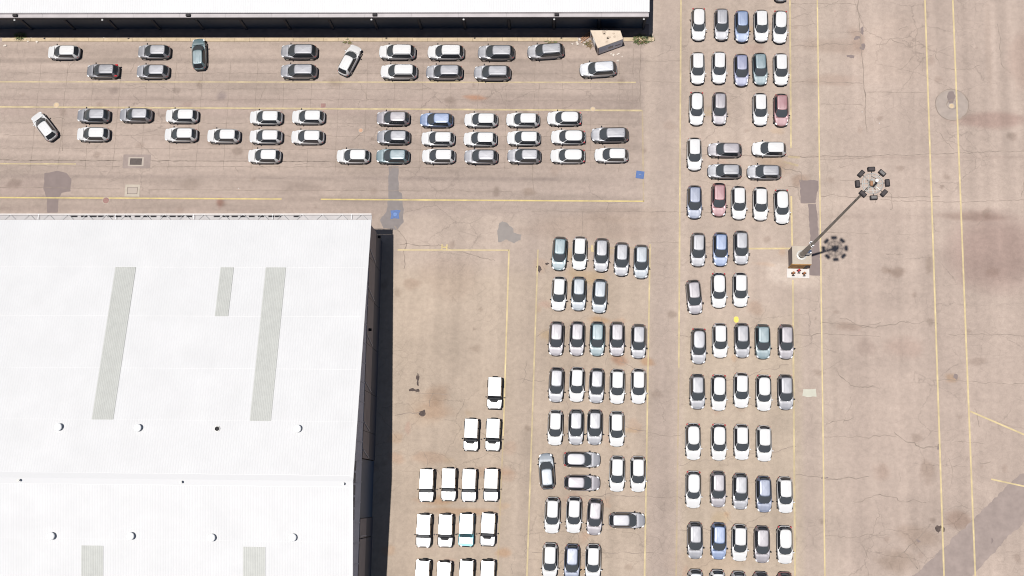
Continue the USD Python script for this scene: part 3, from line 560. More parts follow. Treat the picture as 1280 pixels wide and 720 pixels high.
# kerb along the shed's dock, in lengths
kb = thing('shed_kerb', 'worn yellow kerb along the front of the long shed', 'kerb', (9.03, 59.51, 0), 0.98)
rg = np.random.RandomState(8)
for k in range(44):
    x1 = 1.2 - k * 2.0
    if -8.2 < x1 < -2.4: continue
    d = rg.uniform(-.02, .02)
    obj('kerb_stone', cbox(x1 - 1.985, x1, -.30 + d, .20 + d, 0, .13 + rg.uniform(-.01, .01), .025), 'kerb_yellow', kb)
tag(obj('eave_shade_apron', flat([(-80.34, 58.32), (9.54, 59.69), (9.52, 61.67), (-80.58, 60.24)], .004), 'apron'), 'apron darkened to paint shade under the eave of the long shed', kind='structure')  # dark sheet that paints the eave's shade onto the ground

# ---------------------------------------------------------------- floodlight mast
ms = thing('floodlight_mast', 'tall tapered grey mast with a ring of eight dark floodlights on top', 'light mast', (28.61, 30.33, 0))
HM = 35.4
obj('pole', MB().tm(bar((0, 0, 2.3), (0, 0, 3.2), .40, 16, .38)).tm(bar((0, 0, 3.2), (0, 0, 8.5), .34, 16, .24)).tm(bar((0, 0, 8.5), (0, 0, 20), .18, 16, .145)).tm(bar((0, 0, 20), (0, 0, HM - .4), .145, 16, .10)).get(), 'mast_paint', ms, smooth=40)
obj('base_flange', lathe([(.62, 2.62), (.62, 2.70), (.42, 2.72)], 20), 'galvanised', ms)
for k in range(10):
    a = k * math.pi / 5; obj('anchor_bolt', bar((.53 * math.cos(a), .53 * math.sin(a), 2.66), (.53 * math.cos(a), .53 * math.sin(a), 2.82), .035, 6), 'galvanised', ms)
cb = obj('winch_box', cbox(.42, .92, -.05, .40, 3.0, 4.1, .04), 'white_metal', ms)
obj('box_door', cbox(.925, .945, 0, .35, 3.1, 4.0), 'blue_cover', cb)
for z in (8.6, 9.3):
    for a in (.6, 2.6, 4.6):
        obj('collar_lug', cbox(.30 * math.cos(a) - .10, .30 * math.cos(a) + .10, .30 * math.sin(a) - .06, .30 * math.sin(a) + .06, z, z + .2, .02), 'white_metal', ms)
hr = obj('head_ring', trimesh.creation.torus(.98, .045, major_sections=32, minor_sections=6).apply_translation((0, 0, HM - .25)), 'galvanised', ms, smooth=True)
obj('inner_ring', trimesh.creation.torus(.42, .035, major_sections=24, minor_sections=6).apply_translation((0, 0, HM - .2)), 'galvanised', ms, smooth=True)
obj('head_plate', lathe([(.30, HM - .40), (.36, HM - .33), (.30, HM - .16), (0, HM - .15)], 16), 'mast_paint', ms)
for k in range(5):
    o_ = -.72 + k * .36; h_ = math.sqrt(.98 ** 2 - o_ ** 2)
    obj('deck_bar', cbox(-h_, h_, o_ - .022, o_ + .022, HM - .30, HM - .262), 'galvanised', ms); obj('deck_bar', cbox(o_ - .022, o_ + .022, -h_, h_, HM - .345, HM - .305), 'galvanised', ms)
obj('cable', bar((-.55, .35, HM - .2), (.25, -.62, HM - .2), .03, 5), 'mast_dark', ms); obj('cable', bar((.62, .30, HM - .2), (-.1, .7, HM - .2), .025, 5), 'mast_dark', ms)
obj('winch_motor', cbox(-.28, -.02, -.32, .16, HM - .14, HM + .10, .04), 'rust', ms)
obj('cable_drum', bar((.0, -.35, HM - .05), (.34, .02, HM - .05), .10, 10), 'mast_dark', ms)
obj('obstruction_light', MB().tm(bar((.30, .16, HM - .2), (.30, .16, HM + .12), .05, 8)).tm(trimesh.creation.icosphere(2, .17).apply_translation((.30, .16, HM + .24))).get(), 'white_metal', ms, smooth=50)
for k in range(8):
    a = math.pi / 2 + .06 + k * math.pi / 4; ca, sa = math.cos(a), math.sin(a); R = trimesh.transformations.rotation_matrix(a, (0, 0, 1))
    obj('spoke', bar((.36 * ca, .36 * sa, HM - .25), (.97 * ca, .97 * sa, HM - .25), .032, 5), 'galvanised', ms)
    b = cbox(1.19, 1.63, -.36, .36, HM - .42, HM - .12, .05); b.apply_transform(R)
    fl = obj('floodlight', b, 'mast_dark', ms)
    c2 = cbox(1.27, 1.53, -.25, .25, HM - .10, HM - .085); c2.apply_transform(R)
    obj('housing_lid', c2, 'lens_glass' if k in (4, 7) else 'lid_dark', fl)
    obj('bracket', bar((.97 * ca, .97 * sa, HM - .25), (1.22 * ca, 1.22 * sa, HM - .27), .04, 5), 'mast_dark', fl)
pl = thing('mast_plinth', 'square pale plinth with an orange brown front at the foot of the mast', 'plinth', (28.66, 30.35, 0), .9)
obj('block', cbox(-1.17, 1.17, -1.13, 1.13, .0, 2.52, .03), 'render_taupe', pl)
obj('top_slab', cbox(-1.19, 1.19, -1.15, 1.15, 2.523, 2.62, .02), 'concrete_pale', pl)
fr = obj('front_face', cbox(-1.15, 1.15, -1.19, -1.135, .04, 2.50), 'brick_orange', pl)
for r in range(8): obj('brick_course', cbox(-1.15, 1.15, -1.205, -1.192, .08 + r * .30, .34 + r * .30), 'brick_orange', fr)
obj('door', cbox(.62, 1.08, -1.225, -1.207, .1, 2.0), 'mast_dark', pl)
obj('corner_post', cbox(-1.23, -1.17, -1.19, -1.05, .04, 2.5), 'brick_orange', pl)
tag(obj('pale_slab', cbox(27.3, 30.1, 27.95, 29.12, 0, .06, .02), 'concrete_white'), 'small pale concrete slab in front of the mast plinth', 'slab')
def hydrant(x, y, m, label):
    h = thing('hydrant', label, 'hydrant', (x, y, .06), 0)
    obj('barrel', lathe([(.17, 0), (.17, .06), (.11, .08), (.11, .55), (.15, .57), (.15, .63), (.10, .72), (0, .76)], 14), m, h, smooth=50)
    obj('outlet', bar((-.26, 0, .42), (.26, 0, .42), .065, 10), 'mast_dark', h)
    obj('valve', MB().box(-.05, .05, -.32, 0, .36, .46).box(-.16, .16, -.36, -.30, .30, .52).get(), 'mast_dark', h)
hydrant(28.02, 28.50, 'terracotta', 'dull brown hydrant, left one of three on the pale slab'); hydrant(28.72, 28.85, 'hydrant_red', 'bright red hydrant, middle of three on the pale slab'); hydrant(29.38, 28.50, 'terracotta', 'dull brown hydrant, right one of three on the pale slab')

# ---------------------------------------------------------------- cabin, weeds and rubble before the shed
foot = np.array([(1.75, 59.69), (5.69, 59.61), (6.07, 58.46), (2.82, 57.15)]); cc_ = foot.mean(0); foot = foot - cc_
cbn = thing('old_cabin', 'old beige site cabin with stained roof standing askew at the shed kerb', 'cabin', (*cc_, 0), 0)
def wedge(k0, z0, k1, z1, ch): return trimesh.convex.convex_hull(np.vstack([np.c_[foot * k, np.full(4, z)] for k, z in ((k0 - ch, z0), (k0, z0 + ch), (k1, z1 - ch), (k1 - ch, z1))]))
obj('shell', wedge(.98, .16, .99, 2.36, .04), 'cabin_side', cbn)
obj('cabin_roof', wedge(1.01, 2.35, 1.0, 2.50, .035), 'cabin_roof', cbn)
def on_side(a, b, t0, t1, z0, z1, m, name, d=.03):
    A, B = foot[a], foot[b]; n = np.array(((B - A)[1], -(B - A)[0])); n /= np.linalg.norm(n); n *= np.sign(np.dot(n, A + B))
    P = [A + (B - A) * t0, A + (B - A) * t1]; obj(name, trimesh.convex.convex_hull(np.array([(*(p * .99 + n * o), z) for p in P for o in (-.02, d) for z in (z0, z1)])), m, cbn)
on_side(3, 2, .42, .62, .9, 1.4, 'glass', 'window'); on_side(0, 3, .12, .34, 1.2, 1.9, 'glass', 'window'); on_side(0, 3, .70, .93, .3, 2.1, 'pit_dark', 'door')
on_side(0, 3, .40, .66, 1.0, 2.2, 'white_metal', 'side_panel'); on_side(3, 2, .0, .03, .2, 2.3, 'rust', 'corner_strip'); on_side(3, 2, .70, .95, 1.0, 1.1, 'rust', 'tie_bar')
for k in (-.5, .5): obj('skid', cbox(-1.5, 1.3, k - .07, k + .07, .0, .19), 'rust', cbn)
rr = np.random.RandomState(4)
for k, (x, y, r_) in enumerate(((-.55, .62, .26), (-.5, .35, .16), (.1, -.1, .22), (.0, -.28, .14), (.7, .5, .12), (-.2, .8, .1), (.9, .0, .15), (-.1, -.7, .18))):
    obj('roof_stain', flat([(x + r_ * math.cos(a) * 1.2, y + r_ * math.sin(a)) for a in np.linspace(0, 6.28, 14)[:-1]], 2.503, .10, k), 'cabin_stain', cbn)
def weeds(x, y, rx, ry, n, hgt, seed, label, dry=.25):
    r = np.random.RandomState(seed); t = thing('weed_clump', label, 'weeds', (x, y, 0))
    for part, m, nn in (('foliage', 'leaf', int(n * (1 - dry))), ('dry_stems', 'leaf_dry', int(n * dry))):
        b = MB()
        for k in range(nn):
            rad = r.rand() ** .6; an = r.rand() * 6.28; c = np.array((rx * rad * math.cos(an), ry * rad * math.sin(an), 0)); hh = hgt * (1.1 - .7 * rad) * r.uniform(.5, 1)
            d = np.array((math.cos(an), math.sin(an), 0)) * r.uniform(.05, .3) + r.normal(0, .06, 3) * (1, 1, 0); s = np.cross(d, (0, 0, 1)); s = s / (np.linalg.norm(s) + 1e-6) * r.uniform(.02, .07)
            p1 = c + d * .6 + (0, 0, hh * .7); p2 = c + d * 1.6 + (0, 0, hh * .85)
            b.add([c - s * .3, c + s * .3, p1 + s, p2, p1 - s], [(0, 1, 2, 4), (4, 2, 3, 3)])
        obj(part, b.get(), m, t)
weeds(*(8.50, 59.41), .85, .5, 260, .55, 1, 'green weeds at the shed corner right of the old cabin')
weeds(*(2.19, 58.74), .9, .35, 120, .4, 2, 'dry brown weeds left of the old cabin', .8)
weeds(*(-75.24, 58.48), .7, .35, 200, .5, 3, 'green weeds at the shed kerb near the left edge')
weeds(*(-3.21, 59.04), .7, .2, 70, .25, 4, 'low weeds on the kerb behind a charcoal SUV', .5)
weeds(*(-30.55, 58.53), .4, .2, 50, .25, 5, 'small weeds on the kerb above the tilted white car', .6)
weeds(*(9.65, 59.59), .5, .25, 90, .3, 6, 'low weeds just outside the shed corner', .3)
br = thing('broken_plank', 'brown broken planks leaning beside the old cabin', 'planks', (*(1.32, 59.74), 0), 40)
for k, (y, a_) in enumerate(((0, 0), (.2, .12), (-.25, -.2))): obj('plank', cbox(-.9 + a_, .8, y - .06, y + .06, .1 + .03 * k, .14 + .03 * k), 'rust', br)
def rubble(x, y, n, spread, seed, label, m='rubble', cat='rubble'):
    r = np.random.RandomState(seed); t = thing('rubble_heap', label, cat, (x, y, 0))
    for k in range(n):
        s = r.uniform(.06, .2); g = trimesh.creation.icosphere(1, s); g.vertices *= r.uniform(.6, 1.2, (len(g.vertices), 1)) * (1, r.uniform(.6, 1.2), .6)
        g.apply_translation((r.normal(0, spread), r.normal(0, spread * .5), s * .35)); obj('lump', g, m, t)
rubble(*(-73.98, 58.16), 8, .5, 1, 'white stones beside the weeds at the shed kerb')
rubble(*(-63.14, 58.22), 3, .3, 2, 'few pale stones on the shed kerb left of centre')
rubble(*(0.50, 58.94), 10, .5, 3, 'pale rubble scattered left of the old cabin')
rubble(*(5.49, 57.12), 6, .6, 4, 'small pale debris in front of the old cabin')
rubble(*(-77.42, 57.18), 2, .2, 5, 'two pale stones at the left edge by the kerb')
for q, l in (((-43.63, 37.95), 'single white pebble above the warehouse roof'), ((37.08, 50.02), 'white pebble right of the red car'), ((39.24, 48.55), 'yellowish pebble right of the red car')): rubble(*q, 1, .01, 7, l, 'concrete_white', 'stone')

# ---------------------------------------------------------------- cars
def sup(t, a, b, n): c, s = np.cos(t), np.sin(t); return a * np.sign(c) * np.abs(c) ** (2 / n), b * np.sign(s) * np.abs(s) ** (2 / n)
def loft(rings, cap=True):
    n = len(rings[0]); v = np.vstack(rings); f = []; i = np.arange(n); j = (i + 1) % n
    for k in range(len(rings) - 1): f.append(np.c_[k * n + i, k * n + j, (k + 1) * n + j, (k + 1) * n + i])
    return v, np.vstack(f)
def wheel_set(t, xs, yw, R, wd=.22):
    for x in xs:
        for s in (-1, 1):
            w_ = obj('wheel', bar((x, s * (yw - wd), R), (x, s * yw, R), R, 18), 'tyre', t, smooth=35)
            obj('rim', bar((x, s * (yw - .05), R), (x, s * (yw + .012), R), R * .62, 12), 'rim_metal', w_)
def make_car(kind, color, label, group):
    if kind == 'J': return make_off_roader(color, label, group)
    S = dict(X=dict(n='parked_crossover', L=4.38, W=1.89, H=1.60, belt=.99, nose=.82, xf=1.17, xr=-2.13, rf=.24, rr=-1.70, wb=.885, wr=.62, nr=9, rg=24, tl=-.015),
             H=dict(n='parked_hatchback', L=4.50, W=1.89, H=1.50, belt=.95, nose=.75, xf=1.17, xr=-2.18, rf=.34, rr=-1.78, wb=.895, wr=.66, nr=5, rg=46, tl=.06),
             U=dict(n='parked_suv', L=4.88, W=1.95, H=1.72, belt=1.08, nose=.93, xf=1.36, xr=-2.38, rf=.42, rr=-1.92, wb=.925, wr=.66, nr=9, rg=38, tl=.0))[kind]
    t = thing(S['n'], label, 'car', (0, 0, 0), 0, group); pm = 'paint_' + color
    a, b, N = S['L'] / 2, S['W'] / 2, 48; th = np.arange(N) * 2 * np.pi / N
    nexp = np.where(np.cos(th) > 0, 3.1, 4.2)
    ox, oy = sup(th, a, b, nexp)
    topz = np.interp(ox, [-a, -a + .3, S['xf'] - .1, S['xf'] + .25, a - .25, a], [S['belt'] - .10, S['belt'], S['belt'] + .02, S['belt'] - .01, S['nose'] + .04, S['nose'] - .06])
    def ring(sx, sy, zz): return np.c_[ox * sx, oy * sy, np.broadcast_to(zz, (N,))]
    cr = lambda s: topz + .045 * (1 - s * s) 
    rings = [ring(.975, .965, .34), ring(1.0, .985, .45), ring(1.0, 1.0, .60), ring(.995, .995, np.minimum(.80, topz - .07)), ring(.982, .972, topz - .025), ring(.962, .945, topz + .008), ring(.80, .80, cr(.8)), ring(.5, .5, cr(.5)), ring(.02, .02, cr(0.))]
    # the cabin's shell rises from the belt line
    def outl(x0, x1, w_, n, bow):
        c, h = (x0 + x1) / 2, (x1 - x0) / 2; x, y = sup(th, h, w_, n); x = c + x
        return x + np.where(np.cos(th) > 0, -bow * (np.abs(y) / w_) ** 2.2 * np.clip(np.cos(th) * 1.6, 0, 1), bow * .5 * (np.abs(y) / w_) ** 2 * np.clip(-np.cos(th) * 1.6, 0, 1)), y
    bx, by = outl(S['xr'], S['xf'], S['wb'], 5.5, .30); rx, ry = outl(S['rr'], S['rf'], S['wr'], S['nr'], .10 if kind != 'H' else .14)
    z0 = S['belt'] - .03; Hc = S['H']
    def cab(tv, u, off=0.0):
        """Point on the cabin: tv index array of angles, u 0 at belt, 1 at roof."""
        X0, Y0 = np.interp(tv, th_, np.r_[bx, bx[0]]), np.interp(tv, th_, np.r_[by, by[0]]); X1, Y1 = np.interp(tv, th_, np.r_[rx, rx[0]]), np.interp(tv, th_, np.r_[ry, ry[0]])
        k = u + .10 * u * (1 - u); bul = .03 * np.sin(np.pi * u)
        x, y = X0 + (X1 - X0) * u, Y0 + (Y1 - Y0) * u; r = np.hypot(x / a, y / b) + 1e-6
        return np.stack([x + (off + bul) * np.sign(x) * np.abs(np.cos(tv)) , y + (off + bul) * np.sin(tv), z0 + (Hc - .06 - z0) * k + off * .5 + 0 * x], -1)
    th_ = np.r_[th, 2 * np.pi]
    shell = [cab(th, u) for u in (0, .33, .66, 1.0)]; cx = (S['rr'] + S['rf']) / 2
    def inner(s, z): q = shell[-1].copy(); q[:, 0] = cx + (q[:, 0] - cx) * s; q[:, 1] *= s; q[:, 2] = z; return q
    cabm = loft(shell + [inner(.93, Hc - .03), inner(.6, Hc - .008), inner(.02, Hc)])
    obj('body', MB().add(*loft(rings)).add(*cabm).get(), pm, t, smooth=42)
    obj('underbody_shade_rim', loft([ring(.93, .90, .17), ring(1.0, 1.01, .22), ring(1.012, 1.03, .46), ring(.97, .97, .52)]), 'dark_cladding', t, smooth=40)  # dark cladding, flared past the body to paint a shadow outline too
    roof = [inner(.945, Hc - .024), inner(.90, Hc - .012), inner(.6, Hc + .006), inner(.02, Hc + .014)]
    rf = obj('roof', loft(roof), pm, t, smooth=50)
    for s in (-1, 1):
        if kind != 'H': obj('roof_rib', cbox(S['rr'] + .16, S['rf'] - .18, s * S['wr'] * .46 - .03, s * S['wr'] * .46 + .03, Hc - .02, Hc + .018, .008), pm, rf)
        if kind == 'U': obj('roof_rail', bar((S['rr'] + .2, s * (S['wr'] - .03), Hc + .03), (S['rf'] - .25, s * (S['wr'] - .03), Hc + .03), .025, 6), 'chrome' if color != 'charcoal' else 'black_plastic', rf)
    obj('roof_aerial', cbox(S['rr'] + .14, S['rr'] + .28, -.025, .025, Hc + .0, Hc + .06, .012), pm, rf)
    def pane(name, ta, tb, ua, ub, m, n=8):
        tv = np.radians(np.linspace(ta, tb, n)) % (2 * np.pi); us = np.linspace(ua, ub, 4)
        v = np.vstack([cab(tv, u, .016) for u in us]); i, j = np.meshgrid(np.arange(n - 1), np.arange(3)); q = (j * n + i).ravel()
        return obj(name, MB().add(v, np.c_[q, q + 1, q + n + 1, q + n]).get(), m, t, smooth=60)
    pane('windscreen', -44, 44, .05, .965, 'screen_glass', 13)
    pane('rear_window', 180 - S['rg'], 180 + S['rg'], .08, .96, 'glass', 10)
    pane('side_window', 52, 116 if kind == 'X' else 130, .06, .95, 'glass', 10); pane('side_window', -116 if kind == 'X' else -130, -52, .06, .95, 'glass', 10)
    # bonnet panel
    nb = 9; xs = np.linspace(S['xf'] + .02, a * .955, nb); vv = []
    for k, x in enumerate(xs):
        wdt = np.interp(x, [S['xf'], a * .8, a], [b * .80, b * .74, b * .50]); ys = np.linspace(-1, 1, 9)
        zt = np.interp(x, [S['xf'] - .1, S['xf'] + .25, a - .25, a], [S['belt'] + .02, S['belt'] - .01, S['nose'] + .04, S['nose'] - .06])
        sl = np.sqrt((x / a) ** 2 + 0 * ys); vv.append(np.c_[x - .0 * ys + .07 * (1 - ys ** 2) * (k == 0) * 0, ys * wdt, zt + .045 * (1 - np.clip(np.maximum(abs(x) / a, np.abs(ys * wdt) / b), 0, 1) ** 2) + .020 + .012 * (np.abs(ys) > .55) * (np.abs(ys) < .8)])
    i, j = np.meshgrid(np.arange(8), np.arange(nb - 1)); q = (j * 9 + i).ravel()
    obj('bonnet', MB().add(np.vstack(vv), np.c_[q, q + 9, q + 10, q + 1]).get(), pm, t, smooth=40)
    for s in (-1, 1):
        h = trimesh.creation.icosphere(2, 1.0); h.apply_scale((.20, .12, .07)); h.apply_transform(trimesh.transformations.rotation_matrix(-s * .75, (0, 0, 1))); h.apply_translation((a * .875, s * b * .70, S['nose'] - .035))
        obj('headlight', h, 'lamp_clear', t, smooth=True)
        h = trimesh.creation.icosphere(2, 1.0); h.apply_scale((.06 + S['tl'], .10, .11)); h.apply_transform(trimesh.transformations.rotation_matrix(s * .7, (0, 0, 1))); h.apply_translation((-a * (.925 if kind == 'H' else .908), s * b * (.775 if kind == 'H' else .74), S['belt'] - .20 + S['tl']))
        obj('tail_light', h, 'lamp_red', t, smooth=True)
        mr = cbox(-.07, .07, -.10, .10, -.07, .07, .035); mr.apply_translation((S['xf'] - .30, s * (b + .05), S['belt'] + .04))
        obj('door_mirror', mr, pm if (color == 'white' and s > 0) else 'black_plastic', t)
    obj('grille', cbox(a - .12, a - .005, -.45, .45, .36, .56, .02), 'black_plastic', t)
    obj('rear_bumper', cbox(-a - .02, -a + .14, -b * .62, b * .62, .38, .52, .03), 'black_plastic', t)
    if kind == 'U':
        for s in (-1, 1): obj('window_trim', MB().add([tuple(cab(np.array([np.radians(g)]), .06, .026)[0]) for g in np.linspace(s * 52, s * 128, 8)] + [tuple(cab(np.array([np.radians(g)]), .12, .026)[0]) for g in np.linspace(s * 52, s * 128, 8)], [(k, k + 1, k + 9, k + 8) for k in range(7)]).get(), 'chrome', t)
    wheel_set(t, (a - .82, -a + .80), b - .01, .33 if kind != 'U' else .37)
    if color == 'darkred':
        for s in (-1, 1): obj('tail_light', cbox(-a + .06, -a + .50, s * .76 - .10, s * .76 + .10, S['belt'] + .0, S['belt'] + .07, .03), 'lamp_red', t)
    return t
def make_off_roader(color, label, group):
    t = thing('parked_off_roader', label, 'car', (0, 0, 0), 0, group); pm = 'paint_' + color
    bm = pm if color == 'turquoise' else 'dark_cladding'
    obj('body', MB().box(-1.95, 1.74, -.90, .90, .48, 1.05, .05).get(), bm, t)
    # bonnet: a rounded slab
    bn = trimesh.convex.convex_hull(np.array([(x, y, z) for x, w_, z in ((.80, .87, 1.12), (1.62, .83, 1.07), (1.84, .70, 1.02), (1.88, .68, .9), (.80, .88, .95), (1.80, .84, .9)) for y in (-w_, w_)]))
    obj('bonnet', bn, pm, t)
    if color != 'white_plain': obj('cowl', trimesh.convex.convex_hull(np.array([(x, y, z) for x, w_ in ((.80, .66), (1.08, .44)) for y in (-w_ , w_ * .75) for z in (1.06, 1.145)])), 'black_plastic' if color == 'white' else pm, t)
    hull = trimesh.convex.convex_hull(np.array([(-1.92, -.88, 1.0), (-1.92, .88, 1.0), (.84, -.86, 1.0), (.84, .86, 1.0), (-1.86, -.78, 1.72), (-1.86, .78, 1.72), (.40, -.76, 1.72), (.40, .76, 1.72)]))
    cbn_ = obj('cabin', hull, bm, t)
    rf_ = obj('roof', cbox(-1.94, .40, -.80, .80, 1.725, 1.82, .035), 'paint_white', t)
    for y in (-.48, -.16, .16, .48): obj('roof_rib', cbox(-1.75, .22, y - .05, y + .05, 1.815, 1.835, .008), 'paint_white', rf_)
    def qd(name, p, m='glass'): return obj(name, MB().add(p, [(0, 1, 2, 3)]).get(), m, t)
    qd('windscreen', [(.845, .76, 1.10), (.845, -.76, 1.10), (.435, -.68, 1.71), (.435, .68, 1.71)], 'screen_glass' if color == 'white_plain' else 'glass')
    for s in (-1, 1):
        for x0, x1 in ((-1.75, -.85), (-.75, .05), (.12, .50)):
            qd('side_window', [(x0, s * .872, 1.12), (x1, s * .872, 1.12), (x1 - .03, s * .798, 1.66), (x0 + .02, s * .798, 1.66)][::s])
        obj('door_mirror', cbox(.42, .54, s * 1.03 - .10, s * 1.03 + .10, 1.10, 1.30, .03), 'black_plastic', t)
        for x in (-1.22, 1.20): obj('fender', MB().box(x - .48, x + .48, min(s * .84, s * .98), max(s * .84, s * .98), .72, .82, .03).get(), 'black_plastic', t)
        h = bar((1.84, s * .56, .85), (1.90, s * .56, .85), .11, 12); obj('headlight', h, 'lamp_clear', t)
        obj('tail_light', cbox(-1.99, -1.94, s * .72 - .08, s * .72 + .08, .8, 1.0), 'lamp_red', t)
    qd('rear_window', [(-1.925, -.6, 1.12), (-1.925, .6, 1.12), (-1.885, .58, 1.66), (-1.885, -.58, 1.66)])
    obj('front_bumper', cbox(1.80, 2.0, -.82, .82, .46, .72, .05), 'black_plastic', t)
    obj('rear_bumper', cbox(-2.06, -1.94, -.82, .82, .46, .68, .04), 'black_plastic', t)
    obj('spare_wheel', bar((-1.96, 0, .95), (-2.14, 0, .95), .34, 18), 'tyre', t, smooth=35)
    obj('wiper', MB().bar((.87, .45, 1.10), (.78, -.1, 1.24), .012, 4).bar((.87, -.1, 1.10), (.78, -.6, 1.24), .012, 4).get(), 'black_plastic', t)
    wheel_set(t, (-1.22, 1.20), .94, .38, .24)
    return t
